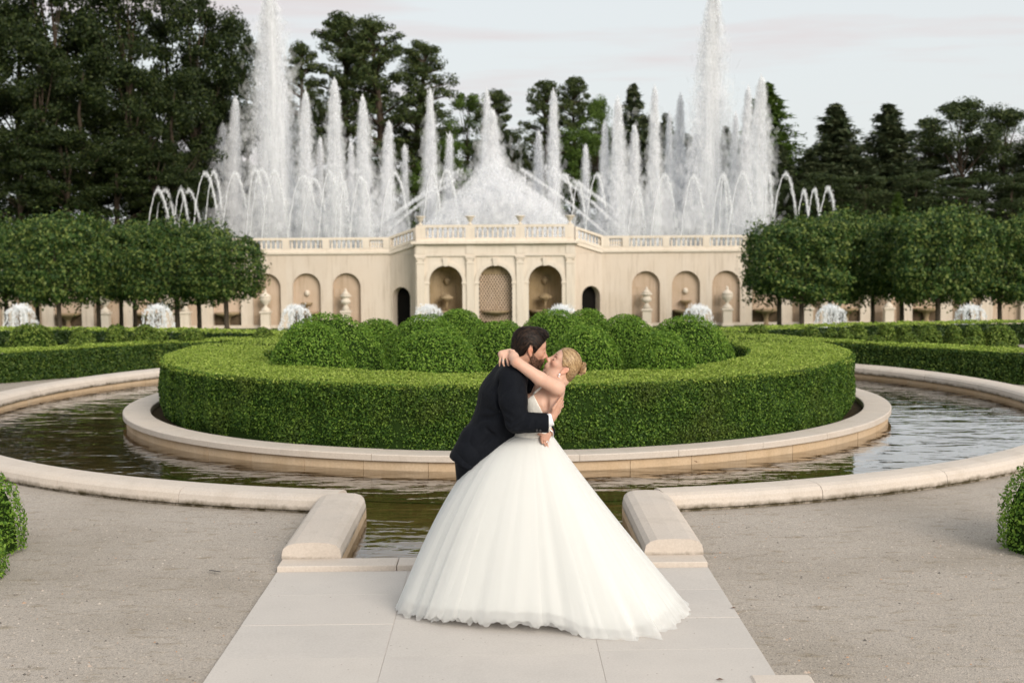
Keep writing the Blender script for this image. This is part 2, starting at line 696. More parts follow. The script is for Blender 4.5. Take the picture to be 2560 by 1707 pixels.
def arc_block(r0, r1, a0, a1, z0, z1, n=6, prof=None, gap=0.002):
    """a stone bent along a circle; prof = list of (r, z) outline, else a box with softened edges"""
    if prof is None:
        b = 0.008
        prof = [(r0, z0), (r1, z0), (r1, z1 - b), (r1 - b, z1), (r0 + b, z1), (r0, z1 - b)]
    da = gap / ((r0 + r1) / 2)
    V, F = [], []
    k = len(prof)
    for i in range(n + 1):
        a = a0 + da + (a1 - a0 - 2 * da) * i / n
        for r, z in prof:
            V.append((CX + r * math.cos(a), CY + r * math.sin(a), z))
    for i in range(n):
        for j in range(k):
            q = (j + 1) % k
            F.append((i * k + j, (i + 1) * k + j, (i + 1) * k + q, i * k + q))
    F.append(tuple(range(k)))
    F.append(tuple(n * k + j for j in range(k))[::-1])
    return V, [f[::-1] for f in F]


def ring(name, r0, r1, z0, z1, mat, parent, n=200):
    V, F = [], []
    for i in range(n):
        a = 2 * math.pi * i / n
        for r, z in ((r0, z0), (r1, z0), (r1, z1), (r0, z1)):
            V.append((CX + r * math.cos(a), CY + r * math.sin(a), z))
    for i in range(n):
        for j in range(4):
            q, ii = (j + 1) % 4, (i + 1) % n
            F.append((i * 4 + j, i * 4 + q, ii * 4 + q, ii * 4 + j))
    return mk(name, V, F, mat, parent)


# island wall
iw = empty('island_wall', (0, 0, 0), 'low round limestone wall holding the boxwood island in the middle of the pool', 'wall')
ring('mortar_bed', R_II + .03, R_IW - .012, -0.34, ZI - 0.055, 'dark_joint', iw)
NCOP = 30
for i in range(NCOP):
    a0, a1 = 2 * math.pi * (i + .23) / NCOP, 2 * math.pi * (i + 1.23) / NCOP
    mk('coping_stone', *arc_block(R_II, R_IT + .012, a0, a1, ZI - 0.062, ZI + random.uniform(-.0015, .0015), 8), 'coping', iw)
NW = 46
for i in range(NW):
    a0, a1 = 2 * math.pi * (i + .4) / NW, 2 * math.pi * (i + 1.4) / NW
    d = random.uniform(-.003, .003)
    mk('wall_stone', *arc_block(R_II + .05, R_IW + d, a0, a1, -0.33, ZI - 0.066, 5), 'pool_wall', iw)

# pool wall with rounded coping
pw = empty('pool_wall', (0, 0, 0), 'outer round pool wall with rounded limestone coping and two end blocks by the path', 'wall')


def pillow(rc, half, zb, zt):
    pts = [(rc - half, zb)]
    for k in range(9):
        t = math.pi * (1 - k / 8)
        c, s = math.cos(t), math.sin(t)
        pts.append((rc + half * math.copysign(abs(c) ** 0.6, c), zb + .03 + (zt - zb - .03) * abs(s) ** 0.75))
    pts.append((rc + half, zb))
    return pts[::-1]


GAPA = 1.27 / 6.7
a_start, a_end = -math.pi / 2 + GAPA, 1.5 * math.pi - GAPA
NOC = 30
prof = pillow(6.70, 0.19, 0.028, ZO)
for i in range(NOC):
    a0 = a_start + (a_end - a_start) * i / NOC
    a1 = a_start + (a_end - a_start) * (i + 1) / NOC
    V, F = arc_block(6.5, 6.9, a0, a1, 0, 0, 10, prof, 0.0025)
    mk('coping_stone', V, F, 'coping_moss', pw, smooth=False)
NOW = 58
for i in range(NOW):
    a0 = a_start + (a_end - a_start) * i / NOW
    a1 = a_start + (a_end - a_start) * (i + 1) / NOW
    mk('wall_stone', *arc_block(R_OW + .012, 6.62, a0, a1, -0.33, 0.022, 4), 'pool_wall', pw)
    mk('footing_stone', *arc_block(6.78, 6.868, a0, a1, -0.20, 0.024, 4), 'coping_moss', pw)
# the two straight end blocks
for sgn, lab in ((-1, 'left end block'), (1, 'right end block')):
    xc = sgn * 1.195
    half = 0.195
    n_len = 14
    y0, y1 = 8.862, 10.80
    V, F = [], []
    pr = pillow(0, half, 0.040, 0.155)
    k = len(pr)
    for j in range(n_len + 1):
        t = j / n_len
        yy = y0 + (y1 - y0) * t
        e = 1.0
        if t > 0.85:
            e = math.sqrt(max(0.0, 1 - ((t - .85) / .15) ** 2)) * 0.75 + 0.25
        for r, z in pr:
            # the far end rounds off on the water side only
            rx = r if r * sgn > 0 else r * e
            p = pth(xc + rx, yy)
            V.append((p[0], p[1], 0.040 + (z - 0.040) * (0.35 + 0.65 * e)))
    for j in range(n_len):
        for i in range(k):
            q = (i + 1) % k
            F.append((j * k + i, (j + 1) * k + i, (j + 1) * k + q, j * k + q))
    F.append(tuple(range(k))[::-1])
    F.append(tuple(n_len * k + i for i in range(k)))
    b = mk('end_block', V, F, 'coping_moss', pw, smooth=False)
    b['label'] = lab + ' of the pool coping beside the path'
    # stones under the block, on the water side
    for q in range(3):
        ya, yb = 8.88 + q * 0.57, 8.88 + (q + 1) * 0.57 - 0.004
        xa, xb = xc - sgn * (half - .004), xc + sgn * 0.1
        P = [pth(xa, ya), pth(xb, ya), pth(xb, yb), pth(xa, yb)]
        mb = MB()
        mb.raw([(p[0], p[1], -0.33) for p in P] + [(p[0], p[1], 0.036) for p in P],
               [(0, 3, 2, 1), (4, 5, 6, 7), (0, 1, 5, 4), (1, 2, 6, 5), (2, 3, 7, 6), (3, 0, 4, 7)])
        mb.build('wall_stone', 'pool_wall', pw)

# stone path of large slabs
path = D.objects.new('stone_path', None)
link(path)
path['kind'] = 'structure'
path['label'] = 'pale limestone slab path leading up to the pool step'
MBJ = MB()
P = [pth(-1.385, 3.0), pth(1.385, 3.0), pth(1.385, 8.66), pth(-1.385, 8.66)]
MBJ.raw([(p[0], p[1], 0.0085) for p in P], [(0, 1, 2, 3)])
MBJ.build('mortar_bed', 'joint', path)


def slab(x0, x1, y0, y1, zt):
    g = 0.0011
    b = 0.0015
    V = []
    for z, i in ((-.05, 0), (zt - b, 0), (zt, b)):
        for (u, v) in ((x0 + g + i, y0 + g + i), (x1 - g - i, y0 + g + i), (x1 - g - i, y1 - g - i), (x0 + g + i, y1 - g - i)):
            p = pth(u, v)
            V.append((p[0], p[1], z))
    F = []
    for k in (0, 4):
        for i in range(4):
            j = (i + 1) % 4
            F.append((k + i, k + j, k + 4 + j, k + 4 + i))
    F.append((8, 9, 10, 11))
    mk('paving_slab', V, F, 'slab', path)


rows_l = [8.655, 8.08, 7.44, 6.83, 6.2, 5.5, 4.7, 3.8, 3.0]
rows_m = [8.655, 8.02, 7.51, 6.85, 6.2, 5.5, 4.7, 3.8, 3.0]
rows_r = [8.655, 8.10, 7.49, 6.91, 6.25, 5.5, 4.7, 3.8, 3.0]
for xs_, rows in (((-1.39, -0.545), rows_l), ((-0.545, 0.555), rows_m), ((0.555, 1.39), rows_r)):
    for a, b in zip(rows[:-1], rows[1:]):
        slab(xs_[0], xs_[1], b, a, 0.012 + random.uniform(-.0012, .0012))

st = empty('stone_step', (0, 0, 0), 'low limestone step between the slab path and the pool inlet', 'step')
for a, b in ((-1.39, -0.62), (-0.62, 0.48), (0.48, 1.39)):
    mb = MB()
    g = .003
    P = [pth(a + g, 8.66), pth(b - g, 8.66), pth(b - g, 8.872), pth(a + g, 8.872)]
    Pi = [pth(a + g + .005, 8.665), pth(b - g - .005, 8.665), pth(b - g - .005, 8.868), pth(a + g + .005, 8.868)]
    mb.raw([(p[0], p[1], -.2) for p in P] + [(p[0], p[1], 0.042) for p in P] + [(p[0], p[1], 0.047) for p in Pi],
           [(0, 1, 5, 4), (1, 2, 6, 5), (2, 3, 7, 6), (3, 0, 4, 7), (4, 5, 9, 8), (5, 6, 10, 9), (6, 7, 11, 10), (7, 4, 8, 11), (8, 9, 10, 11)])
    mb.build('step_stone', 'coping', st)

# a pale kerb stone poking in at the lower right
mb = MB()
c0 = onz(1900, 1705)
mb.box(c0[0] - .05, c0[0] + .26, 6.1, 6.50, -.05, 0.022, 0.02)
tag(mb.build('kerb_stone', 'coping'), 'pale kerb stone right of the slab path at the lower frame edge', 'kerb stone')

# gravel grains: loose pebbles on the surface
def pebbles(n=9000):
    x = RNG.uniform(-4.6, 4.4, n)
    y = 5.3 + 5.2 * RNG.random(n) ** 1.3
    u = x + 0.185 + (y - 8.65) * math.tan(PHI) * 0.9
    ok = (np.abs(u) > 1.40) & (np.hypot(x - CX, y - CY) > 6.9)
    x, y = x[ok], y[ok]
    n = len(x)
    s = RNG.uniform(.004, .010, n) * np.where(RNG.random(n) < .04, 1.5, 1)
    z = np.array([ground_z(a, b) for a, b in zip(x, y)])
    base = np.array([(1, 0, 0), (0, 1, 0), (-1, 0, 0), (0, -1, 0), (0, 0, .8)])
    rot = RNG.uniform(0, 6.28, n)
    c, sn = np.cos(rot), np.sin(rot)
    V = np.empty((n, 5, 3))
    for k, b in enumerate(base):
        jx, jy = b[0] * RNG.uniform(.7, 1.3, n), b[1] * RNG.uniform(.7, 1.3, n)
        V[:, k, 0] = x + s * (c * jx - sn * jy)
        V[:, k, 1] = y + s * (sn * jx + c * jy)
        V[:, k, 2] = z + s * b[2] - .001
    F = np.concatenate([np.array([[k, (k + 1) % 4, 4]]) + 5 * np.arange(n)[:, None] for k in range(4)])
    m = Mat('pebble')
    g = m.n('NewGeometry')
    col = m.ramp(g.outputs['Random Per Island'], [(0.0, (0.12, 0.11, 0.10)), (0.2, (0.30, 0.26, 0.22)), (0.6, (0.42, 0.37, 0.32)), (0.9, (0.52, 0.46, 0.40)), (1.0, (0.46, 0.26, 0.15))])
    M['pebble'] = m.done(m.pbsdf(col, 0.9, 0.2))
    o = mk('loose_gravel', V.reshape(-1, 3), F, 'pebble')
    o['label'] = 'loose beige gravel grains lying on the path sides'
    stuff(o)


pebbles()

# feather on the gravel, debris on the path
def feather():
    p = onz(537, 1430, 0.012)
    V, F = [], []
    n = 8
    d = np.array([0.085, -0.045, 0])
    s = np.array([0.45, 0.8, 0]) * .011
    for i in range(n + 1):
        t = i / n
        w = math.sin(math.pi * min(1, t * .9 + .1)) ** .7
        c = p + d * (t - .5) + np.array([0, 0.02 * (t - .5) ** 2, .006 + .004 * math.sin(3 * t)])
        V += [tuple(c - s * w), tuple(c + np.array([0, 0, .003])), tuple(c + s * w)]
    for i in range(n):
        F += [(3 * i, 3 * i + 1, 3 * i + 4, 3 * i + 3), (3 * i + 1, 3 * i + 2, 3 * i + 5, 3 * i + 4)]
    M['feather'] = mat_plain('dark feather', (0.012, 0.012, 0.015), 0.6, 0.3)
    tag(mk('feather', V, F, 'feather'), 'small dark feather lying on the gravel left of the path', 'feather')


feather()
M['dry_leaf'] = mat_plain('dry leaf', (0.10, 0.05, 0.025), 0.8, 0.2)
for (px, py, s, lab) in ((1800, 1699, .022, 'small curled dark leaf on the slab path near the lower edge'),
                         (1834, 1520, .020, 'little brown leaf at the right edge of the slab path')):
    p = onz(px, py, .016)
    V = [tuple(p + np.array(q) * s) for q in ((-1, 0, 0.1), (0, -.4, .3), (1, .1, 0.1), (0, .45, .35))]
    tag(mk('dry_leaf', V, [(0, 1, 2), (0, 2, 3)], 'dry_leaf'), lab, 'leaf')
p = at(1740, 1154, 12.62)
V = [tuple(p + np.array(q) * .022) for q in ((-1, -.3, .5), (-.2, -.9, 0), (1, -.4, -.2), (-.1, .1, -.1), (0, -.5, .4))]
tag(mk('dry_leaf', V, [(0, 1, 4), (1, 2, 4), (2, 3, 4), (3, 0, 4)], 'dry_leaf'), 'small dark leaf stuck to the island wall above the water', 'leaf')

# ------------------------------------------------------------------ clipped greenery
soil = pool_outline(R_II + .04, 0, 0, 120)
M['soil'] = (lambda m: m.done(m.pbsdf(m.ramp(m.noise(18, 6, m.coord(), .7), [(.3, (.02, .014, .008)), (.7, (.075, .055, .03))]), .95, .05)))(Mat('island soil'))
structure(mk('island_soil', [(x, y, 0.055) for x, y in soil], [tuple(range(120))], 'soil'))

HR0, HR1, HZ = 3.02, 4.27, 0.735


def hedge_bump(P, seed=1, amp=.022):
    return vnoise(P, 3.1, seed) * amp + vnoise(P, 9.0, seed + 1) * amp * .6


def hedge_ring():
    root = empty('ring_hedge', (CX, CY, 0), 'wide ring of clipped boxwood around the mounds on the pool island', 'hedge')
    inv = np.array([CX, CY, 0.0])
    # inner body
    n = 220
    V, F = [], []
    pr = [(HR0 + .05, .06), (HR0 + .05, HZ - .07), (HR0 + .12, HZ - .025), (HR1 - .12, HZ - .025), (HR1 - .05, HZ - .08), (HR1 - .06, .06)]
    for i in range(n):
        a = 2 * math.pi * i / n
        for r, z in pr:
            V.append((r * math.cos(a), r * math.sin(a), z))
    for i in range(n):
        ii = (i + 1) % n
        for j in range(len(pr) - 1):
            F.append((i * 6 + j, i * 6 + j + 1, ii * 6 + j + 1, ii * 6 + j))
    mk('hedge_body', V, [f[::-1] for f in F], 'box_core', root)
    # sides
    def side(n, a0, a1, r, z0, z1, sgn, mat, name, size):
        a = RNG.uniform(a0, a1, n)
        z = z0 + (z1 - z0) * RNG.random(n)
        Nn = np.stack([np.cos(a) * sgn, np.sin(a) * sgn, np.zeros(n)], -1)
        P = np.stack([np.cos(a) * r, np.sin(a) * r, z], -1)
        b = hedge_bump(P, 3, .03)
        foot = np.clip((0.22 - z) / .2, 0, 1) * (.06 + .05 * np.sin(a * 23) * np.sin(a * 7 + 1))
        P += Nn * (b - foot)[:, None]
        kp = (vnoise(P, 7.0, 77) > -.66) | (RNG.random(n) < .4)
        return leaves(P[kp], Nn[kp], size, .75, 0.25, .05)
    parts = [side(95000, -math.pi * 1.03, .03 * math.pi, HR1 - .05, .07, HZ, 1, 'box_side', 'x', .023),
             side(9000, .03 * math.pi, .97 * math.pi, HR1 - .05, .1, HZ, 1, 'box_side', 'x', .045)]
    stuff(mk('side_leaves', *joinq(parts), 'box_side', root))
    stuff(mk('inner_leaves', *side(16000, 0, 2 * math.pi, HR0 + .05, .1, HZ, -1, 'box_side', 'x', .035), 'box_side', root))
    # top
    n = 150000
    r = np.sqrt(RNG.uniform((HR0 + .02) ** 2, (HR1 - .0) ** 2, n))
    a = RNG.uniform(0, 2 * math.pi, n)
    keep = (np.sin(a) < 0.2) | (RNG.random(n) < .28)
    r, a = r[keep], a[keep]
    P = np.stack([r * np.cos(a), r * np.sin(a), np.full(len(r), HZ - .02)], -1)
    ed = np.minimum(r - HR0, HR1 - r)
    P[:, 2] += hedge_bump(P, 8, .012) - .03 * np.clip(1 - ed / .06, 0, 1)
    Nn = np.tile(np.array([0, 0, 1.0]), (len(r), 1))
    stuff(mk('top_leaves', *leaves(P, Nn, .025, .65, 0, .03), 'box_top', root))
    return root


hedge_ring()


def mound(name, c, rx, ry, h, label, cat, group, n_leaf, size, mat='box_mound', z0=0.06, sq=2.15, seed=0, parent_mesh=None):
    """clipped dome shrub: dark body plus a coat of small leaves"""
    root = empty(name, (c[0], c[1], 0), label, cat, group)
    n = n_leaf
    u = RNG.uniform(0, 2 * math.pi, n)
    w = RNG.uniform(0.02, 1, n)
    kp = (np.sin(u) < .35) | (w > .75) | (RNG.random(n) < .4)
    u, w = u[kp], w[kp]
    cz = w
    sr = (1 - cz ** sq) ** (1 / sq)
    P = np.stack([np.cos(u) * sr * rx, np.sin(u) * sr * ry, cz * (h - z0) + z0], -1)
    Nn = np.stack([np.cos(u) * sr ** (sq - 1) / rx, np.sin(u) * sr ** (sq - 1) / ry, cz ** (sq - 1) / (h - z0)], -1)
    Nn /= np.linalg.norm(Nn, axis=1)[:, None]
    Q = P + np.array([c[0], c[1], 0])
    P = P + Nn * (vnoise(Q, 4.0, 21 + seed) * .022 + vnoise(Q, 12.0, 5 + seed) * .014 - .03)[:, None]
    stuff(mk('leaves', *leaves(P, Nn, size, .7, .15, .05), mat, root))
    V, F = [], []
    nu, nv = 28, 9
    for j in range(nv + 1):
        cz = j / nv * .985
        sr = (1 - cz ** sq) ** (1 / sq)
        for i in range(nu):
            a = 2 * math.pi * i / nu
            V.append((math.cos(a) * sr * (rx - .05), math.sin(a) * sr * (ry - .05), cz * (h - z0 - .055) + z0))
    for j in range(nv):
        for i in range(nu):
            k = (i + 1) % nu
            F.append((j * nu + i, j * nu + k, (j + 1) * nu + k, (j + 1) * nu + i))
    F.append(tuple(nv * nu + i for i in range(nu)))
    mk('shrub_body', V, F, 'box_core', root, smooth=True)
    return root


def dmound(cx, ty, w, Y, label, n=15000, size=.027, squash=1.0, cat='shrub', name='boxwood_mound', group='boxwood mounds on the island', mat='box_mound', z0=.06):
    t = dat(cx + (cx - 1156) * .045, ty, Y)
    sc = F_PX / Y / K
    r = w * 1.05 / sc / 2
    return mound(name, (t[0], Y + 0.0), r, r * squash, t[2], label, cat, group, n, size, mat, z0)


for a in ((770, 722, 292, 16.1, 'large boxwood mound at the left end of the island group'),
          (735, 742, 215, 15.55, 'boxwood mound bulging at the front left of the island group', ),
          (1003, 756, 245, 14.9, 'front boxwood mound just left of the groom'),
          (985, 724, 230, 17.0, 'boxwood mound behind the front one, in line with the left arch'),
          (1058, 709, 170, 18.8, 'far boxwood mound whose top reaches the pale arcade foot, left of its middle arch'),
          (1150, 737, 225, 16.4, 'boxwood mound directly behind the groom'),
          (1338, 750, 205, 15.0, 'front boxwood mound directly behind the bride'),
          (1268, 713, 215, 18.3, 'boxwood mound at the back above the heads of the couple'),
          (1425, 723, 180, 17.6, 'boxwood mound at the back between the bride and the right end'),
          (1508, 767, 180, 14.75, 'smallest front boxwood mound right of the couple'),
          (1560, 726, 244, 15.9, 'large boxwood mound at the right end of the island group'),
          (880, 733, 180, 18.0, 'boxwood mound at the back left, between the left end mound and the groom'),
          (1340, 712, 150, 19.0, 'far boxwood mound peeping over the others right of the couple')):
    dmound(*a)


# straight and bent hedges behind the pool
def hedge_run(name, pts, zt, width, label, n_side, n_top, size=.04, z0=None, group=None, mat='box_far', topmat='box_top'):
    pts = np.array(pts, float)
    root = empty(name, (0, 0, 0), label, 'hedge', group)
    d = np.diff(pts, axis=0)
    L_ = np.linalg.norm(d, axis=1)
    cum = np.concatenate([[0], np.cumsum(L_)])

    def along(s):
        k = np.clip(np.searchsorted(cum, s, 'right') - 1, 0, len(L_) - 1)
        t = (s - cum[k]) / L_[k]
        p = pts[k] + d[k] * t[:, None]
        nn = np.stack([d[k][:, 1], -d[k][:, 0]], -1) / L_[k][:, None]
        return p, nn
    # front side faces -y
    s = RNG.uniform(0, cum[-1], n_side)
    p, nn = along(s)
    nn = nn * np.where(nn[:, 1] > 0, -1, 1)[:, None]
    z = RNG.uniform(0.0, zt, n_side) + (ground_z(0, pts[:, 1].mean()) if z0 is None else z0) * 0
    P = np.stack([p[:, 0], p[:, 1], z], -1)
    N3 = np.stack([nn[:, 0], nn[:, 1], np.zeros(n_side)], -1)
    P += N3 * (hedge_bump(P, 4, .03))[:, None]
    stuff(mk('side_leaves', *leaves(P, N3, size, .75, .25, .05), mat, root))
    s = RNG.uniform(0, cum[-1], n_top)
    p, nn = along(s)
    nn = nn * np.where(nn[:, 1] > 0, -1, 1)[:, None]
    w = RNG.uniform(0, width, n_top)
    P = np.stack([p[:, 0] - nn[:, 0] * w, p[:, 1] - nn[:, 1] * w, np.full(n_top, zt)], -1)
    P[:, 2] += hedge_bump(P, 6, .015)
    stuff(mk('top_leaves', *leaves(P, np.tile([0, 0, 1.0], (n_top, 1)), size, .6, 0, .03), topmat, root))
    ss = np.linspace(0, cum[-1], 40)
    p, nn = along(ss)
    nn = nn * np.where(nn[:, 1] > 0, -1, 1)[:, None]
    V, F = [], []
    for i in range(40):
        f = p[i] - nn[i] * .06
        b = p[i] - nn[i] * (width - .04)
        V += [(f[0], f[1], 0), (f[0], f[1], zt - .05), (b[0], b[1], zt - .05), (b[0], b[1], 0)]
    for i in range(39):
        for j in range(3):
            F.append((4 * i + j, 4 * i + j + 1, 4 * i + 5 + j, 4 * i + 4 + j))
    F += [(0, 1, 2, 3), (156, 157, 158, 159)]
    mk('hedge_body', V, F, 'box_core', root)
    return root


def zpts(lst, z):
    return [tuple(onz(x, y, z)[:2]) for x, y in lst]


hz = .45
hedge_run('clipped_hedge', [(-11.5, 18.0)] + zpts([(0, 884), (183, 873), (420, 859), (695, 848), (830, 843)], hz), hz, .62,
          'long clipped boxwood hedge curving behind the left side of the pool', 26000, 17000)
hedge_run('clipped_hedge', zpts([(1700, 836), (1850, 844), (2001, 853), (2152, 861), (2363, 873), (2560, 884)], hz) + [(11.3, 18.0)], hz, .62,
          'long clipped boxwood hedge curving behind the right side of the pool', 26000, 17000)
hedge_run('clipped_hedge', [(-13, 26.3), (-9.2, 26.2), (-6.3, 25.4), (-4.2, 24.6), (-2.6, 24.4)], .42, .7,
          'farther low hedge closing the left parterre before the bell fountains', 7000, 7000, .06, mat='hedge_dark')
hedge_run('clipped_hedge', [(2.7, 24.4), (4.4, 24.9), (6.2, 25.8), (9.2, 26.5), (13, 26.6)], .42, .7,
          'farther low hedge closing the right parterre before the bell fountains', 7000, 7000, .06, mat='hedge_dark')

left_d = ((78, 812, 160, 22.6, 'wide flat clipped shrub at the far left of the left parterre'),
          (205, 822, 100, 22.6, 'clipped shrub next to the wide one in the left parterre'),
          (290, 813, 72, 22.9, 'tall rounded clipped shrub in the middle of the left parterre'),
          (363, 812, 120, 23.6, 'broad clipped dome in the left parterre below the second bell fountain'),
          (398, 829, 64, 22.4, 'small clipped dome right of the middle of the left parterre'),
          (479, 824, 82, 22.8, 'clipped dome near the right end of the left parterre'),
          (657, 819, 72, 23.4, 'lone clipped dome beside the island mounds on the left'),
          (190, 851, 70, 21.6, 'low clipped dome peeping over the front hedge on the left'))
right_d = ((1895, 815, 82, 23.4, 'clipped dome nearest the island mounds on the right'),
           (2028, 816, 84, 23.2, 'broad clipped dome below the right bell fountain'),
           (2078, 823, 50, 22.8, 'small clipped dome joined to the broad one on the right'),
           (2112, 826, 36, 22.4, 'narrow clipped dome in the right parterre'),
           (2143, 814, 62, 23.4, 'tall round clipped dome left of the middle of the right parterre'),
           (2214, 813, 60, 23.4, 'round clipped shrub in the middle of the right parterre'),
           (2258, 813, 52, 23.6, 'round clipped shrub touching the middle one in the right parterre'),
           (2320, 812, 88, 22.9, 'wide clipped shrub right of the middle of the right parterre'),
           (2384, 813, 46, 22.8, 'upright clipped shrub with a flat side in the right parterre'),
           (2434, 815, 62, 22.8, 'ball shaped clipped shrub in the right parterre'),
           (2500, 816, 110, 22.8, 'wide clipped shrub at the far right of the right parterre'),
           (2188, 841, 70, 21.4, 'low flat dome just behind the right front hedge'),
           (2272, 840, 100, 21.2, 'long low dome behind the right front hedge'),
           (2424, 848, 84, 20.8, 'low dome near the right end of the right front hedge'),
           (2505, 856, 66, 20.6, 'last low dome on the right behind the front hedge'))
for grp, lst in (('clipped shrubs of the left parterre', left_d), ('clipped shrubs of the right parterre', right_d)):
    for (x, y, w, Y, lab) in lst:
        low = 'low' in lab
        t = at(x, y, Y)
        r = w * Y / F_PX / 2 * .84
        mound('clipped_shrub', (t[0], Y), r, max(.3, r * .8), max(t[2], .25), lab, 'shrub', grp, 2500, .05, 'box_shrub', 0.0, 2.5 if not low else 2.1)

# topiary balls at the frame edges
mound('topiary_ball', (-4.03, 9.3), .56, .5, .66, 'clipped boxwood ball at the left frame edge beside the gravel', 'topiary', 'boxwood balls by the gravel', 8000, .026, 'box_mound', 0.0, 2.6)
mound('topiary_ball', (-3.82, 8.55), .50, .45, .42, 'lower boxwood ball in front of the other at the left frame edge', 'topiary', 'boxwood balls by the gravel', 7000, .026, 'box_mound', 0.0, 2.6)
mound('topiary_ball', (3.84, 9.2), .56, .5, .66, 'clipped boxwood ball at the right frame edge beside the gravel', 'topiary', 'boxwood balls by the gravel', 8000, .026, 'box_mound', 0.0, 2.6)
# ------------------------------------------------------------------ the fountain wall
BX = at(1238, 600, 97.5)[0]           # axis of the arcade
GZ = -4.35                            # lower garden level
YC, YWG = 97.5, 100.0


def arch_panel(x0, x1, z0, z1, cx, r, zs, y, depth, n=16, back=False):
    """front face with an arched opening (legs to z0) and its reveal, as one shape"""
    mb = MB()
    V, F = [], []
    arc = [(cx - r, z0), (cx - r, zs)]
    arc += [(cx + r * math.cos(math.pi * (1 - k / n)), zs + r * math.sin(math.pi * (1 - k / n))) for k in range(1, n)]
    arc += [(cx + r, zs), (cx + r, z0)]
    # left and right strips
    mb.raw([(x0, y, z0), (cx - r, y, z0), (cx - r, y, zs), (x0, y, zs)], [(0, 1, 2, 3)])
    mb.raw([(cx + r, y, z0), (x1, y, z0), (x1, y, zs), (cx + r, y, zs)], [(0, 1, 2, 3)])
    # spandrels
    top = arc[1:-1]
    for a, b in zip(top[:-1], top[1:]):
        def lift(p):
            return (p[0], y, z1)
        mb.raw([(a[0], y, a[1]), (b[0], y, b[1]), lift(b), lift(a)], [(0, 1, 2, 3)])
    mb.raw([(x0, y, zs), (cx - r, y, zs), (cx - r, y, z1), (x0, y, z1)], [(0, 1, 2, 3)])
    mb.raw([(cx + r, y, zs), (x1, y, zs), (x1, y, z1), (cx + r, y, z1)], [(0, 1, 2, 3)])
    # reveal
    for a, b in zip(arc[:-1], arc[1:]):
        mb.raw([(a[0], y, a[1]), (a[0], y + depth, a[1]), (b[0], y + depth, b[1]), (b[0], y, b[1])], [(0, 1, 2, 3)])
    if back:
        pts = [(p[0], y + depth, p[1]) for p in arc]
        mb.raw(pts, [tuple(range(len(pts)))[::-1]])
    return mb


def arch_back(cx, r, zs, z0, y, n=16):
    pts = [(cx - r, y, z0), (cx + r, y, z0), (cx + r, y, zs)]
    pts += [(cx + r * math.cos(math.pi * k / n), y, zs + r * math.sin(math.pi * k / n)) for k in range(1, n)]
    pts += [(cx - r, y, zs)]
    return MB().raw(pts, [tuple(range(len(pts)))])


BAL = MB().lathe([(.075, 0), (.075, .06), (.04, .10), (.085, .27), (.05, .44), (.03, .52), (.05, .58), (.075, .60), (.075, .66)], 8)
_bal = None


def baluster(parent, x, y, z, h):
    global _bal
    if _bal is None:
        _bal = mk('baluster', BAL.v, BAL.f, 'trim', parent, True)
        o = _bal
    else:
        o = D.objects.new('baluster', _bal.data)
        link(o, parent)
    o.location = (x, y, z)
    o.scale = (1, 1, h / .66)


def balustrade(parent, x0, x1, y0, y1, zb0, zb1, piers, n_per, base_h=.28, rail_h=.2, bal_h=.66, pier_w=.56, both=True):
    """rails, piers and balusters along a (possibly sloping) line; piers = list of t in 0..1"""
    def P(t):
        return x0 + (x1 - x0) * t, y0 + (y1 - y0) * t, zb0 + (zb1 - zb0) * t
    L_ = math.hypot(x1 - x0, y1 - y0)
    ux, uy = (x1 - x0) / L_, (y1 - y0) / L_
    nx, ny = -uy, ux

    def bar(t0, t1, zlo, zhi, half, name, mat='trim'):
        a, b = P(t0), P(t1)
        V = []
        for z in (zlo, zhi):
            for (p, s) in ((a, -1), (b, -1), (b, 1), (a, 1)):
                V.append((p[0] + nx * half * s, p[1] + ny * half * s, p[2] + z))
        mk(name, V, [(0, 3, 2, 1), (4, 5, 6, 7), (0, 1, 5, 4), (1, 2, 6, 5), (2, 3, 7, 6), (3, 0, 4, 7)], mat, parent)
    bar(0, 1, 0, base_h, .20, 'base_course')
    bar(0, 1, base_h + bal_h, base_h + bal_h + rail_h, .19, 'top_rail')
    hw = pier_w / 2 / L_
    for t in piers:
        if t - hw < -1e-3 or t + hw > 1 + 1e-3:
            t = min(max(t, hw), 1 - hw)
        bar(t - hw, t + hw, base_h - .004, base_h + bal_h + .004, .225, 'pier')
    ps = sorted(piers)
    for a, b in zip(ps[:-1], ps[1:]):
        for k in range(n_per):
            t = a + hw + (b - a - 2 * hw) * (k + .5) / n_per
            p = P(t)
            baluster(parent, p[0], p[1], p[2] + base_h, bal_h)


def box_part(parent, name, mat, *a, bev=0.0):
    return MB().box(*a, bev=bev).build(name, mat, parent)


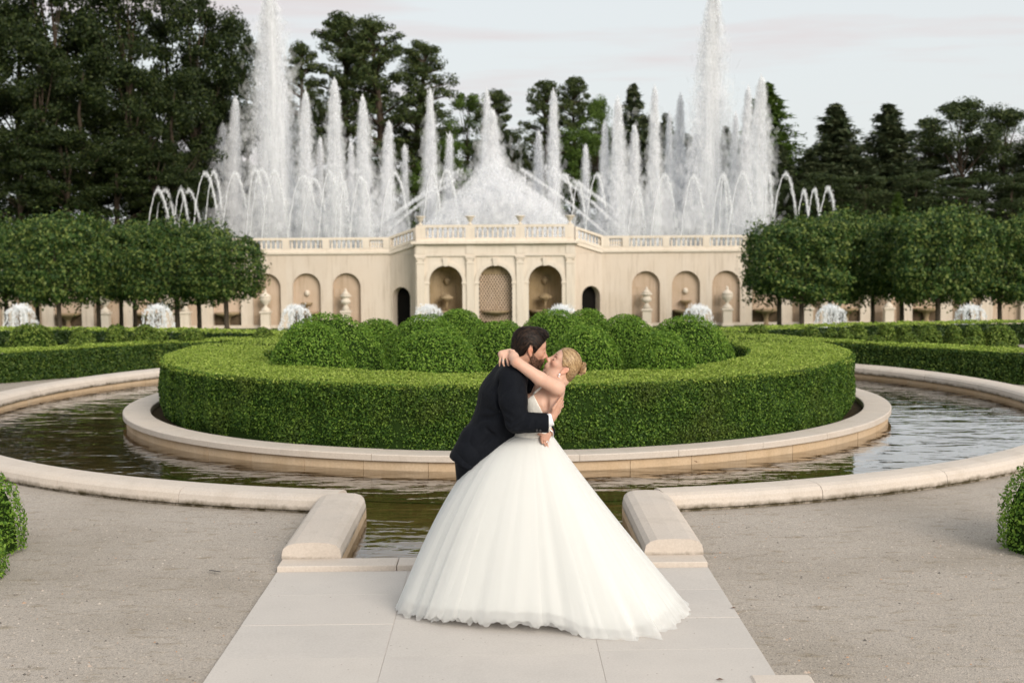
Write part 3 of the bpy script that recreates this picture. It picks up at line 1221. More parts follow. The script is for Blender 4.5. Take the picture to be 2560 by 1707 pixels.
# --- central arcade
ar = empty('arcade', (0, 0, 0), 'pale arcade with three tall arches in the middle of the fountain wall', 'arcade')
HALF = 5.72
zt = 1.10
pcx = [-5.33, -1.78, 1.78, 5.33]
for i, cxo in enumerate((-3.555, 0.0, 3.555)):
    xa, xb = BX + cxo - 1.7775, BX + cxo + 1.7775
    if i == 0:
        xa = BX - HALF
    if i == 2:
        xb = BX + HALF
    arch_panel(xa, xb, GZ, zt, BX + cxo, 1.19, -0.99, YC, .55, 18).build('arch_wall', 'trim', ar)
    # ring around the arch
    V, F = [], []
    n = 18
    for k in range(n + 1):
        t = math.pi * (1 - k / n)
        for r, yy in ((1.20, -.02), (1.20, -.09), (1.49, -.09), (1.49, 0.0)):
            V.append((BX + cxo + r * math.cos(t), YC + yy, -0.99 + r * math.sin(t)))
    for k in range(n):
        for j in range(3):
            F.append((4 * k + j, 4 * k + j + 1, 4 * k + j + 5, 4 * k + j + 4))
    mk('archivolt', V, F, 'trim', ar)
    kx = BX + cxo
    mk('keystone', [(kx - .13, YC - .2, .16), (kx + .13, YC - .2, .16), (kx + .2, YC - .2, .74), (kx - .2, YC - .2, .74),
                    (kx - .13, YC, .16), (kx + .13, YC, .16), (kx + .2, YC, .74), (kx - .2, YC, .74)],
       [(0, 1, 2, 3), (0, 3, 7, 4), (1, 5, 6, 2), (0, 4, 5, 1), (3, 2, 6, 7)], 'trim', ar)
    for s in (-1, 1):
        box_part(ar, 'impost', 'trim', kx + s * 1.34 - .19, kx + s * 1.34 + .19, YC - .13, YC + .3, -1.12, -.99, bev=.02)
        box_part(ar, 'arch_pier', 'trim', kx + s * 1.34 - .15, kx + s * 1.34 + .15, YC - .075, YC + .2, GZ, -1.125)
    # interior of the arch
    if i == 1:
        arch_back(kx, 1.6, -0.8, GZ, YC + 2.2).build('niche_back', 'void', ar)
        MB().box(kx - 1.6, kx + 1.6, YC + .555, YC + 2.2, GZ - .1, GZ).build('niche_floor', 'wet', ar)
        lat = empty('lattice_screen', (0, 0, 0), None, None)
        lat.parent = ar
        y0 = YC + .58
        step = .235
        for sg in (-1, 1):
            k = -14
            while k <= 14:
                # strip along direction (1, sg) clipped to the arch outline
                def inside(x, z):
                    if abs(x) > 1.19:
                        return False
                    return z > -3.9 and (z < -.99 or x * x + (z + .99) ** 2 < 1.19 ** 2)
                c0 = k * step * 1.414
                ts = np.linspace(-5, 5, 200)
                pts = [(t / 1.6, -1.5 + sg * (t) + c0) for t in ts]
                ins = [p for p in pts if inside(*p)]
                if len(ins) > 3:
                    a, b = ins[0], ins[-1]
                    dx, dz = b[0] - a[0], b[1] - a[1]
                    l = math.hypot(dx, dz)
                    ox, oz = -dz / l * .040, dx / l * .040
                    yy = y0 + (0.0 if sg > 0 else .03)
                    V = [(kx + a[0] - ox, yy, a[1] - oz), (kx + b[0] - ox, yy, b[1] - oz), (kx + b[0] + ox, yy, b[1] + oz), (kx + a[0] + ox, yy, a[1] + oz)]
                    V += [(v[0], v[1] + .028, v[2]) for v in V]
                    mk('lattice_strip', V, [(0, 1, 2, 3), (7, 6, 5, 4), (0, 4, 5, 1), (2, 6, 7, 3), (1, 5, 6, 2), (3, 7, 4, 0)], 'niche', lat)
                k += 1
        upper = arch_back(0, 1.17, -.99, -.55, 0).v
        # plaster shell head above the lattice
        V = [(kx + 1.188 * math.cos(math.pi * q / 14), y0 - .012, -.99 + 1.188 * math.sin(math.pi * q / 14)) for q in range(2, 13)]
        mk('shell_head', V, [tuple(range(len(V)))], 'grotto', ar)
    else:
        # round-backed grotto
        V, F = [], []
        nn, nz = 14, 9
        for q in range(nn + 1):
            a = math.pi * q / nn
            for j in range(nz + 1):
                t = j / nz
                if t < .6:
                    z = GZ + (-.99 - GZ) * t / .6
                    s = 1.0
                else:
                    e = (t - .6) / .4 * math.pi / 2
                    z = -.99 + 1.3 * math.sin(e)
                    s = max(.02, math.cos(e))
                V.append((kx - 1.3 * math.cos(a) * s, YC + .5 + 1.25 * math.sin(a) * s, z))
        for q in range(nn):
            for j in range(nz):
                F.append((q * (nz + 1) + j, (q + 1) * (nz + 1) + j, (q + 1) * (nz + 1) + j + 1, q * (nz + 1) + j + 1))
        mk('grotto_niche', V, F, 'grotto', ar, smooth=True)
        MB().lathe([(.02, -.30), (.16, -.22), (.24, 0), (.2, .2), (.08, .28), (.01, .29)], 10, (kx, YC + 1.62, -.95)).build('shell_mask', 'grotto', ar, True)
for x in pcx:
    box_part(ar, 'pilaster', 'trim', BX + x - .28, BX + x + .28, YC - .16, YC + .02, GZ, .32, bev=.015)
    mb = MB()
    mb.box(BX + x - .31, BX + x + .31, YC - .19, YC + .01, .325, .42)
    mb.box(BX + x - .27, BX + x + .27, YC - .17, YC + .01, .42, .72)
    mb.box(BX + x - .35, BX + x + .35, YC - .23, YC + .01, .72, .86)
    for s in (-1, 1):
        mb.lathe([(.02, -.05), (.085, -.02), (.085, .02), (.02, .05)], 8, (BX + x + s * .25, YC - .19, .60))
    mb.build('capital', 'trim', ar)
box_part(ar, 'architrave', 'trim', BX - HALF - .05, BX + HALF + .05, YC - .12, YC + 3, .865, 1.03)
box_part(ar, 'frieze', 'trim', BX - HALF, BX + HALF, YC - .08, YC + 3, 1.033, 1.66)
for x in pcx:
    box_part(ar, 'frieze_block', 'trim', BX + x - .3, BX + x + .3, YC - .15, YC - .083, 1.035, 1.655)
mb = MB()
mb.box(BX - HALF - .1, BX + HALF + .1, YC - .2, YC + 3, 1.663, 1.74)
mb.box(BX - HALF - .28, BX + HALF + .28, YC - .42, YC + 3, 1.743, 1.93, .03)
mb.build('cornice', 'trim', ar)
balustrade(ar, BX - HALF + .1, BX + HALF - .1, YC + .12, YC + .12, 1.935, 1.935,
           [(x - (-HALF + .1)) / (2 * HALF - .2) for x in pcx], 8, .24, .20, .72, .66)
for s in (-1, 1):
    box_part(ar, 'side_wall', 'wall', BX + s * (HALF - .25) - .24, BX + s * (HALF - .25) + .24, YC + .003, YC + 3, GZ, .862)
box_part(ar, 'terrace_floor', 'coping', BX - HALF, BX + HALF, YC + .35, YC + 3.5, 1.70, 1.94)

# --- wing walls with arched niches
BAYW = 2.935
def wing(sgn, n_bays, label):
    root = empty('retaining_wall', (0, 0, 0), label, 'wall')
    xi = BX + sgn * 7.75                 # inner end
    first = BX + sgn * 10.97             # first niche axis
    ends = [xi]
    for k in range(n_bays):
        cx = first + sgn * BAYW * k
        xo = cx + sgn * BAYW / 2
        xa, xb = min(ends[-1], xo), max(ends[-1], xo)
        arch_panel(xa, xb, GZ, .975, cx, 1.03, -1.37, YWG, .38, 14).build('niche_wall', 'wall', root)
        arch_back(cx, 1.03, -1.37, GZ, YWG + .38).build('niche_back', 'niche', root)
        if k % 2 == 0:
            for q in range(4):
                zz = -1.5 - q * .68
                box_part(root, 'ashlar_block', 'niche', cx - 1.02 + (q % 2) * .3, cx - .02 + (q % 2) * .3, YWG + .352, YWG + .379, zz - .66, zz)
        ends.append(xo)
    xe = ends[-1]
    x0, x1 = min(xi, xe), max(xi, xe)
    mb = MB()
    mb.box(x0, x1, YWG - .06, YWG + .6, .98, 1.06)
    mb.box(x0, x1, YWG - .16, YWG + .6, 1.063, 1.24, .02)
    mb.build('cornice', 'trim', root)
    box_part(root, 'plinth', 'wall', x0, x1, YWG - .07, YWG - .003, GZ, GZ + .22)
    nb = 7
    xs = [xi, xi + sgn * 1.75] + [xi + sgn * (1.75 + BAYW * (k + 1)) for k in range(n_bays)]
    xs = [x for x in xs if min(xi, xe) - .01 <= x <= max(xi, xe) + .01]
    balustrade(root, xi, xs[-1], YWG + .15, YWG + .15, 1.245, 1.245, [abs(x - xi) / abs(xs[-1] - xi) for x in xs], nb, .22, .18, .60, .5)
    box_part(root, 'wall_core', 'niche', x0, x1, YWG + .5, YWG + 1.4, GZ, 1.2)
    return root


wing(-1, 11, 'long stone retaining wall with arched niches left of the arcade')
wing(1, 11, 'long stone retaining wall with arched niches right of the arcade')

# --- sloping angled walls with dark doorways
def angled(sgn, label):
    root = empty('angled_wall', (0, 0, 0), label, 'wall')
    xa, ya = BX + sgn * 7.75, YWG
    xb, yb = BX + sgn * 5.70, YWG - 1.0
    L_ = math.hypot(xb - xa, yb - ya)
    ux, uy = (xb - xa) / L_, (yb - ya) / L_
    nx, ny = (uy, -ux) if ux > 0 else (-uy, ux)
    if ny > 0:
        nx, ny = -nx, -ny
    mb = arch_panel(0, L_, GZ, .975, L_ * .40, .76, -2.14, 0, .7, 14)

    def T(p):
        return (xa + ux * p[0] - nx * p[1], ya + uy * p[0] - ny * p[1], p[2])
    V = [T(p) for p in mb.v]
    mk('door_wall', V, mb.f, 'wall', root)
    bk = arch_back(L_ * .40, .76, -2.14, GZ, .7)
    mk('dark_passage', [T(p) for p in bk.v], bk.f, 'void', root)
    # sloping top piece and mouldings
    def slope(name, z0a, z1a, z0b, z1b, out, mat):
        V = []
        for (s, d) in ((0, out), (1, out), (1, -.35), (0, -.35)):
            for (za, zb) in ((z0a, z0b), (z1a, z1b)):
                x, y = xa + (xb - xa) * s + nx * d, ya + (yb - ya) * s + ny * d
                V.append((x, y, za + (zb - za) * s))
        mk(name, V, [(0, 2, 3, 1), (2, 4, 5, 3), (4, 6, 7, 5), (6, 0, 1, 7), (1, 3, 5, 7), (0, 6, 4, 2)], mat, root)
    slope('wall_top', .98, .985, .98, 1.62, .004, 'wall')
    slope('cornice', .99, 1.235, 1.63, 1.90, .14, 'trim')
    balustrade(root, xa, xb, ya + .15, yb + .15, 1.25, 1.93, [0.02, .98], 7, .22, .18, .62, .16)


angled(-1, 'angled stone wall with a dark arched doorway left of the arcade')
angled(1, 'angled stone wall with a dark arched doorway right of the arcade')

# --- urns on the arcade balustrade
UR = [(.16, 0), (.16, .06), (.07, .12), (.06, .2), (.16, .28), (.22, .42), (.25, .50), (.36, .56), (.37, .62), (.26, .63), (.2, .58)]
u0 = None
for i, (x, w) in enumerate(zip(pcx, ('left end', 'left inner', 'right inner', 'right end'))):
    if u0 is None:
        u0 = MB().lathe(UR, 14).build('stone_urn', 'urn', None, True)
        o = u0
    else:
        o = D.objects.new('stone_urn', u0.data)
        link(o)
    o.location = (BX + x, YC + .12, 1.935 + .24 + .72 + .2)
    tag(o, 'wide lipped stone urn on the %s pier of the arcade balustrade' % w, 'urn', 'urns on the arcade balustrade')

# --- pedestals with urns and wall fountains in the wing niches
def pedestal_urn(cx, kind, label):
    root = empty('garden_urn', (cx, YWG - .55, GZ), label, 'urn', 'urns on pedestals along the wall')
    mb = MB()
    mb.box(-.42, .42, -.42, .42, 0, .16, .02)
    mb.box(-.32, .32, -.32, .32, .16, 1.15)
    mb.box(-.40, .40, -.40, .40, 1.15, 1.28, .03)
    mb.build('pedestal', 'urn', root)
    if kind == 0:
        MB().lathe([(.36, 1.28), (.34, 1.40), (.12, 1.62), (.12, 1.70), (.38, 2.0), (.42, 2.24), (.40, 2.3)], 14).build('bowl', 'urn', root, True)
        MB().lathe([(.44, 2.3), (.36, 2.44), (.12, 2.62), (.09, 2.7), (.12, 2.76), (.03, 2.9)], 14).build('lid', 'urn', root, True)
    else:
        MB().lathe([(.36, 1.28), (.14, 1.66), (.13, 1.72), (.36, 1.84), (.38, 2.02), (.28, 2.10), (.28, 2.26), (.44, 2.32), (.42, 2.4)], 14).build('bowl', 'urn', root, True)
        MB().lathe([(.40, 2.4), (.18, 2.62), (.10, 2.7), (.10, 2.76), (.02, 2.92)], 14).build('lid', 'urn', root, True)
    return root


def wall_basin(cx, label, mask=True):
    root = empty('wall_fountain', (cx, YWG + .05, GZ), label, 'wall fountain', 'wall fountains in the niches')
    mb = MB()
    for q in range(14):
        pass
    MB().lathe([(.30, 0), (.22, .1), (.16, .5), (.30, .86), (.84, 1.02), (.90, 1.16), (.80, 1.18)], 16).build('basin', 'grotto', root, True)
    box_part(root, 'wet_backing', 'wet', -1.0, 1.0, .30, .328, .02, 1.12)
    if mask:
        MB().lathe([(.10, 1.18), (.07, 1.4), (.16, 1.62), (.42, 1.74), (.44, 1.84), (.36, 1.86)], 14, (0, .05, 0)).build('upper_bowl', 'grotto', root, True)
        MB().lathe([(.02, 2.30), (.14, 2.36), (.20, 2.52), (.16, 2.68), (.05, 2.76)], 10, (0, .26, 0)).build('mask', 'urn', root, True)
    return root


sides = {-1: 'left', 1: 'right'}
for sgn in (-1, 1):
    for k in range(9):
        cx = BX + sgn * (10.97 + BAYW * k)
        if k % 2 == 0:
            lab = ('lidded stone urn on a pedestal in the %s niche %s of the arcade' %
                   ({0: 'nearest', 2: 'third', 4: 'fifth', 6: 'seventh', 8: 'ninth'}[k], sides[sgn]))
            pedestal_urn(cx, (k // 2 + (0 if sgn < 0 else 0)) % 2 ^ 1, lab)
        else:
            lab = ('mossy wall fountain with shell basin in the %s niche %s of the arcade' % (ORD[k], sides[sgn]))
            wall_basin(cx, lab, k < 2)
for cxo, nm in ((-3.555, 'left'), (0, 'middle'), (3.555, 'right')):
    root = empty('grotto_fountain', (BX + cxo, YC + .9, GZ), 'tiered stone fountain inside the %s arch of the arcade' % nm, 'fountain', 'fountains inside the arches')
    MB().lathe([(.35, 0), (.2, .2), (.2, .8), (.5, 1.0), (1.08, 1.15), (1.12, 1.32), (.95, 1.3)], 18).build('lower_basin', 'grotto', root, True)
    if cxo:
        MB().lathe([(.10, 1.3), (.09, 1.7), (.2, 2.0), (.50, 2.15), (.52, 2.25), (.3, 2.4), (.1, 2.5)], 14).build('upper_bowl', 'grotto', root, True)
    else:
        MB().lathe([(.18, 1.3), (.14, 1.5), (.2, 1.65), (.12, 1.85), (.16, 2.0), (.03, 2.2)], 12).build('finial', 'grotto', root, True)
    MB().box(-1.1, 1.1, .3, .4, 0, .9).build('wet_backing', 'wet', root)

M['gravel_grass'] = (lambda m: m.done(m.pbsdf(m.ramp(m.noise(.6, 5, m.coord()), [(.3, (.045, .08, .018)), (.7, (.085, .125, .03))]), .95, .05)))(Mat('bank grass'))
# raised lawn behind the wall
structure(mk('upper_terrace', [(-400, 101.4, 1.15), (400, 101.4, 1.15), (400, 900, 1.15), (-400, 900, 1.15)], [(0, 1, 2, 3)],
             (lambda m: m.done(m.pbsdf(m.ramp(m.noise(.4, 5, m.coord()), [(.3, (.03, .055, .014)), (.7, (.06, .09, .022))]), .95, .05)))(Mat('terrace lawn'))))

# grassy bank where the wall ends
for s in (-1, 1):
    xa = BX + s * 42.0
    structure(mk('grass_bank', [(xa, 100.3, -4.5), (s * 400, 100.3, -4.5), (s * 400, 108, 1.16), (xa, 108, 1.16)], [(0, 1, 2, 3) if s > 0 else (3, 2, 1, 0)], 'gravel_grass'))
    MB().box(min(xa, xa - s * .5), max(xa, xa - s * .5), 99.9, 108, -4.5, 1.2).build('end_wall', 'wall', None)
    o = D.objects[-1] if False else COL.objects[-1]
    tag(o, 'plain stone end of the retaining wall on the far %s' % ('right' if s > 0 else 'left'), 'wall')

# ------------------------------------------------------------------ pollarded lindens in front of the wall
def linden_mesh(seed, w, d, h, n=15500):
    r = np.random.default_rng(seed)
    nc = 26
    cl = np.stack([r.uniform(-1, 1, nc) * (w / 2 - .7), r.uniform(-1, 1, nc) * (d / 2 - .6), r.uniform(.6, h - .5, nc)], -1)
    P, Nn = [], []
    # surface of a soft box with bumps
    u = r.uniform(-1, 1, (n, 3))
    f = r.integers(0, 6, n)
    f = np.where(r.random(n) < .35, r.choice([2, 3], n), f)
    for a in range(3):
        for s, q in ((-1, 2 * a), (1, 2 * a + 1)):
            u[f == q, a] = s
    p4 = (np.abs(u) ** 3.6).sum(1) ** (1 / 3.6)
    u = u / p4[:, None]
    nn = np.sign(u) * np.abs(u) ** 2.6
    nn /= np.linalg.norm(nn, axis=1)[:, None]
    P = u * np.array([w / 2, d / 2, h / 2]) + np.array([0, 0, h / 2])
    b = vnoise(P, .95, seed) * .62 + vnoise(P, 2.8, seed + 9) * .38
    P = P + nn * (b - .25 - r.random(n) ** 2 * .5 + .55 * (r.random(n) < .07) * r.random(n))[:, None]
    kp = vnoise(P, 2.0, seed + 31) > -.62
    P, nn = P[kp], nn[kp]
    return leaves(P, nn, .175, .85, .25, .2, .7, r)


LM = [linden_mesh(s, 4.6, 4.0, 4.3) for s in (3, 14, 25)]
LMESH = []
def linden(x_px, Y, zc, zt, wpx, k, label):
    """crown from zc to zt, trunk down to the ground"""
    X = at(x_px, 700, Y)[0]
    g = ground_z(0, Y)
    root = empty('linden_tree', (X, Y, g), label, 'tree', 'clipped lindens in rows before the wall')
    w = wpx * Y / F_PX
    if len(LMESH) <= k:
        c = stuff(mk('crown', LM[k][0], LM[k][1], 'linden', root))
        LMESH.append(c.data)
    else:
        c = stuff(D.objects.new('crown', LMESH[k]))
        link(c, root)
    c.location = (0, 0, zc - g)
    c.scale = (w / 4.6, .95, (zt - zc) / 4.3)
    mb = MB()
    mb.tube([(0, 0, 0), (.03, 0, (zc - g) * .6), (0, .02, zc - g + .5)], [.17, .13, .12], 8)
    for q in range(5):
        a = q * 1.26 + k
        mb.tube([(0, 0, zc - g + .1), (math.cos(a) * .7, math.sin(a) * .7, zc - g + 1.2), (math.cos(a) * 1.2, math.sin(a) * 1.1, zc - g + 2.8)], [.09, .06, .03], 5)
    mb.build('trunk', 'bark', root)


lt = [  # x, Y, crown bottom px, crown top px, width px
    (12, 77, 757, 552, 210), (90, 83, 752, 553, 190), (144, 72, 760, 536, 225), (243, 80, 752, 556, 200),
    (300, 88, 748, 566, 180), (334, 84, 752, 566, 170), (440, 72, 762, 556, 226), (495, 77, 758, 562, 190), (563, 70, 752, 592, 190),
    (1948, 76, 752, 560, 190), (2004, 72, 757, 548, 250), (2075, 80, 757, 530, 230), (2182, 84, 752, 544, 200), (2255, 76, 755, 540, 210),
    (2345, 72, 757, 520, 240), (2420, 84, 752, 545, 190), (2500, 76, 756, 540, 220), (2570, 82, 755, 548, 200)]
for i, (x, Y, yb, yt, wp) in enumerate(lt):
    sd = 'left' if x < 1200 else 'right'
    idx = i if x < 1200 else i - 9
    lab = 'clipped linden with boxy dark crown, %s from the %s in the row' % (ORD[idx], 'left frame edge' if x < 1200 else 'arcade on the right')
    linden(x, Y, at(x, yb, Y)[2] + .12, at(x, yt, Y)[2] - .1, wp * .93, i % 3, lab)

# ------------------------------------------------------------------ trees on the hill behind
def clump(r, c, rad, n, size, flat=1.0, up=.3, asp=.6):
    u = r.normal(size=(n, 3))
    u /= np.linalg.norm(u, axis=1)[:, None]
    rr = r.random(n) ** .4
    P = np.array(c) + u * rr[:, None] * np.array([rad, rad, rad * flat])
    return leaves(P, u, size, .8, up, 0, asp, r)


def tree_dense(seed, low=.12):
    r = np.random.default_rng(seed)
    q, mb = [], MB()
    mb.tube([(0, 0, 0), (.1, 0, 4), (r.uniform(-.4, .4), 0, 9), (r.uniform(-.6, .6), .3, 14), (0, 0, 18)], [.30, .26, .20, .12, .04], 7)
    for k in range(58):
        z = 20 * (low + (1 - low) * r.random() ** .85)
        t = (z / 20 - low) / (1 - low)
        R = 4.3 * math.sin(math.pi * (.12 + .82 * min(1, t))) ** .6
        a, d = r.uniform(0, 6.28), r.random() ** .55
        c = (R * d * math.cos(a), R * d * math.sin(a), z)
        q.append(clump(r, c, r.uniform(.6, 1.75), 320, .27, r.uniform(.5, 1.0)))
        if d > .5 and k % 3 == 0:
            mb.tube([(0, 0, z * .62), (c[0] * .5, c[1] * .5, z * .8), c], [.09, .06, .025], 5)
    return mb, joinq(q)


def tree_pine(seed, first=.38):
    r = np.random.default_rng(seed)
    q, mb = [], MB()
    mb.tube([(0, 0, 0), (.15, 0, 6), (-.1, .1, 12), (.2, 0, 17), (.1, 0, 20)], [.45, .38, .28, .16, .05], 7)
    for k in range(56):
        t = first + (1 - first) * (k + r.random()) / 56
        z = 20 * t
        R = (4.8 * (1 - (t - first) / (1 - first)) ** .55 + .5) * r.uniform(.55, 1.05)
        a = r.uniform(0, 6.28)
        tip = np.array([R * math.cos(a), R * math.sin(a), z + R * .16])
        mb.tube([(0.1, 0, z - .6), tip * np.array([.55, .55, 1]) + np.array([0, 0, -.4]), tip], [.12, .08, .03], 5)
        for s in (1.0, .72, .45):
            c = tip * np.array([s, s, 1]) + np.array([r.normal() * .3, r.normal() * .3, -(1 - s) * .4 + .1])
            q.append(clump(r, c, r.uniform(.5, 1.15) * (1.15 - .3 * s), 100, .36, .58, .6, .26))
    return mb, joinq(q)


def tree_conifer(seed, thin=1.0):
    r = np.random.default_rng(seed)
    q, mb = [], MB()
    mb.tube([(0, 0, 0), (.05, 0, 8), (0, 0, 16), (0, 0, 20)], [.38, .26, .10, .03], 7)
    for k in range(230):
        t = .05 + .95 * ((k + r.random()) / 230) ** .95
        z = 20 * t
        R = (4.3 * (1 - t) ** .88 + .10) * r.uniform(.5, 1.12)
        a = r.uniform(0, 6.28)
        d = np.array([math.cos(a), math.sin(a), -.28 + .45 * t])
        n = int((55 + 95 * (1 - t)) * thin)
        s = r.random(n) ** .7
        P = np.array([0, 0, z]) + d * (R * s)[:, None] + r.normal(size=(n, 3)) * np.array([.34, .34, .50]) * (0.25 + .9 * (1 - t))
        q.append(leaves(P, np.tile([0, 0, 1.0], (n, 1)), .46, 1.7, .15, 0, .26, r))
        if k % 3 == 0:
            mb.tube([(0, 0, z), np.array([0, 0, z]) + d * R * .9], [.06, .02], 4)
    return mb, joinq(q)


def dogwood(seed):
    r = np.random.default_rng(seed)
    q, mb = [], MB()
    mb.tube([(0, 0, 0), (.1, 0, 2), (0, 0, 6)], [.2, .15, .05], 6)
    for k in range(46):
        z = r.uniform(.6, 7)
        R = 3.6 * math.sqrt(max(.05, 1 - (z / 7.6) ** 2))
        a = r.uniform(0, 6.28)
        c = (R * math.cos(a) * r.uniform(.5, 1), R * math.sin(a) * r.uniform(.5, 1), z)
        q.append(clump(r, c, r.uniform(.6, 1.1), 170, .24, .22, 1.5))
    return mb, joinq(q)


KIND = {}
for nm, gen in (('dense_a', tree_dense(1)), ('dense_b', tree_dense(5, .05)), ('dense_c', tree_dense(9, .3)),
                ('pine_a', tree_pine(2)), ('pine_b', tree_pine(7, .3)), ('thin_pine', tree_pine(11, .45)),
                ('conifer_a', tree_conifer(4)), ('conifer_b', tree_conifer(8, .85)), ('dogwood', dogwood(3))):
    KIND[nm] = gen
KM = {}
TZ = {'dense': 20, 'pine': 20.6, 'thin': 20.6, 'conif': 20.4, 'dogwo': 7.2}
TWD = {'dense': 9.6, 'pine_': 10.4, 'thin_': 10.4, 'conif': 7.6, 'dogwo': 7.4}


def far_tree(kind, x, ytop, wpx, Y, label, mat, rot=None, lean=0.0, base=1.15, name=None):
    """x, ytop, width in display pixels"""
    t = dat(x, ytop, Y)
    h = t[2] - base
    w = {'dense': 1.18, 'conif': 1.5}.get(kind[:5], 1.25) * wpx * K * Y / F_PX
    nm = name or {'dense': 'forest_tree', 'pine': 'pine_tree', 'thin': 'pine_tree', 'conif': 'conifer_tree', 'dogwo': 'dogwood_tree'}[kind[:5] if kind[:4] not in ('pine', 'thin') else kind[:4]]
    root = empty(nm, (t[0], Y, base), label, 'tree', 'trees on the hill behind the fountains')
    if kind not in KM:
        mb, (V, F) = KIND[kind]
        tr = mb.build('trunk', 'bark_far', root)
        cr = stuff(mk('crown', V, F, mat, root))
        KM[kind] = (tr.data, cr.data)
    else:
        link(D.objects.new('trunk', KM[kind][0]), root)
        cr = stuff(D.objects.new('crown', KM[kind][1]))
        link(cr, root)
    cr.material_slots[0].link = 'OBJECT'
    cr.material_slots[0].material = M[mat]
    hz_ = TZ.get(kind[:5], TZ.get(kind[:4], 20))
    wz_ = TWD.get(kind[:5], 9.6)
    root.scale = (w / wz_, w / wz_, h / hz_)
    root.rotation_euler = (0, math.radians(lean), (hash_(x, ytop) if rot is None else rot))
    return root


def hash_(a, b):
    return (math.sin(a * 12.9898 + b * 78.233) * 43758.5453) % 6.28


# left forest
fl = [('dense_a', -70, -150, 250, 118), ('dense_b', 25, -95, 230, 124), ('dense_c', 110, -120, 240, 120), ('dense_a', 205, -100, 240, 126),
      ('dense_c', 290, -70, 230, 122), ('dense_b', 375, -48, 220, 128), ('dense_a', 440, 0, 200, 124), ('dense_c', 508, 48, 170, 126), ('dense_b', 560, 78, 130, 132),
      ('dense_b', -20, 60, 220, 114), ('dense_a', 90, 90, 210, 113), ('dense_b', 190, 120, 220, 112), ('dense_a', 300, 150, 200, 113), ('dense_b', 400, 170, 190, 114), ('dense_a', 480, 190, 170, 127),
      ('dense_b', 40, 300, 200, 109), ('dense_a', 150, 310, 200, 108.5), ('dense_b', 260, 320, 200, 109), ('dense_a', 350, 350, 180, 110), ('dense_b', 405, 390, 130, 111), ('dense_a', 540, 330, 150, 130)]
for i, (k, x, y, w, Y) in enumerate(fl):
    row = 'tall back row' if i < 9 else ('middle row' if i < 15 else 'low front row')
    j = i if i < 9 else (i - 9 if i < 15 else i - 15)
    far_tree(k, x, y, w, Y, 'dark leafy tree in the %s of the left wood, %s from the left' % (row, ORD[j]), 'far_dense')
far_tree('dogwood', 452, 412, 150, 125, 'cream flowering dogwood behind the left arching water streams', 'dogwood')
far_tree('dogwood', 592, 432, 120, 126, 'cream flowering dogwood half hidden behind the tall left jet', 'dogwood')

# middle
mid = [('pine_b', 690, 92, 150, 135, 'dark pine behind the jets just right of the tall left jet', 'far_pine', 0),
       ('pine_a', 790, 25, 230, 138, 'tallest pine with flat topped crown left of the middle', 'far_pine', 0),
       ('pine_b', 888, 28, 240, 134, 'broad pine leaning right beside the tallest one', 'far_pine', 5),
       ('pine_a', 930, 90, 190, 140, 'pine whose branches reach out to the right over open sky', 'far_pine', 6),
       ('dense_b', 720, 300, 160, 128, 'low dark tree under the tall pines at their left', 'far_dense', 0),
       ('dense_a', 820, 330, 170, 127, 'low dark tree under the tallest pine', 'far_dense', 0),
       ('dense_b', 930, 400, 140, 126, 'bright green bush like tree under the pines at their right', 'far_green', 0),
       ('pine_b', 985, 205, 120, 140, 'small pine behind a slim jet left of the central fountain', 'far_pine', 0),
       ('dense_a', 1075, 218, 130, 142, 'bright green tree left behind the central fountain', 'far_green', 0),
       ('pine_b', 1135, 203, 150, 138, 'brownish green pine right behind the central jet', 'far_pine', 0),
       ('dense_c', 1025, 330, 130, 134, 'low green tree behind the spray left of the central jet', 'far_green', 0),
       ('dense_a', 1165, 300, 120, 136, 'low green tree behind the spray right of the central jet', 'far_dense', 0),
       ('thin_pine', 1252, 180, 130, 142, 'open thin pine standing left of a pair right of the middle', 'far_pine', 0),
       ('thin_pine', 1318, 172, 130, 142, 'open thin pine standing right of a pair right of the middle', 'far_pine', 0),
       ('dense_b', 1335, 300, 150, 134, 'rounded olive tree under the pair of thin pines', 'far_green', 0),
       ('dense_c', 1372, 235, 80, 140, 'small leafy tree right of the pair of thin pines', 'far_green', 0),
       ('conifer_a', 1455, 190, 150, 138, 'pointed conifer behind two slim jets right of the middle', 'far_spruce', 0),
       ('conifer_b', 1530, 258, 120, 140, 'lower conifer beside the pointed one right of the middle', 'far_spruce', 0),
       ('conifer_b', 1668, 288, 120, 142, 'dark conifer just right of the tall right jet', 'far_spruce', 0),
       ('conifer_a', 1762, 188, 215, 132, 'tall broad conifer beside the last pair of jets', 'far_green', 0),
       ('dense_b', 960, 300, 150, 144, 'olive tree filling the gap left of the small pine in the middle', 'far_mid', 0),
       ('dense_a', 1110, 320, 170, 146, 'olive tree low behind the central jet', 'far_mid', 0),
       ('dense_b', 1205, 345, 130, 147, 'low olive tree between the central jet and the thin pines', 'far_mid', 0),
       ('dense_a', 1285, 320, 140, 147, 'low olive tree between the feet of the pair of thin pines', 'far_mid', 0),
       ('dense_c', 1405, 300, 120, 146, 'leafy tree filling the gap left of the pointed conifer', 'far_green', 0),
       ('dense_b', 1490, 285, 150, 147, 'dark leafy tree behind the two conifers right of the middle', 'far_mid', 0),
       ('dense_a', 1590, 310, 150, 147, 'dark leafy tree behind the foot of the tall right jet', 'far_mid', 0),
       ('dense_b', 1690, 330, 130, 146, 'dark leafy tree left of the tall broad conifer', 'far_mid', 0),
       ('conifer_b', 1790, 330, 150, 128, 'small conifer at the foot of the tall broad one', 'far_spruce', 0)]
for (k, x, y, w, Y, lab, mt, ln) in mid:
    far_tree(k, x, y, w, Y, lab, mt, None, ln)
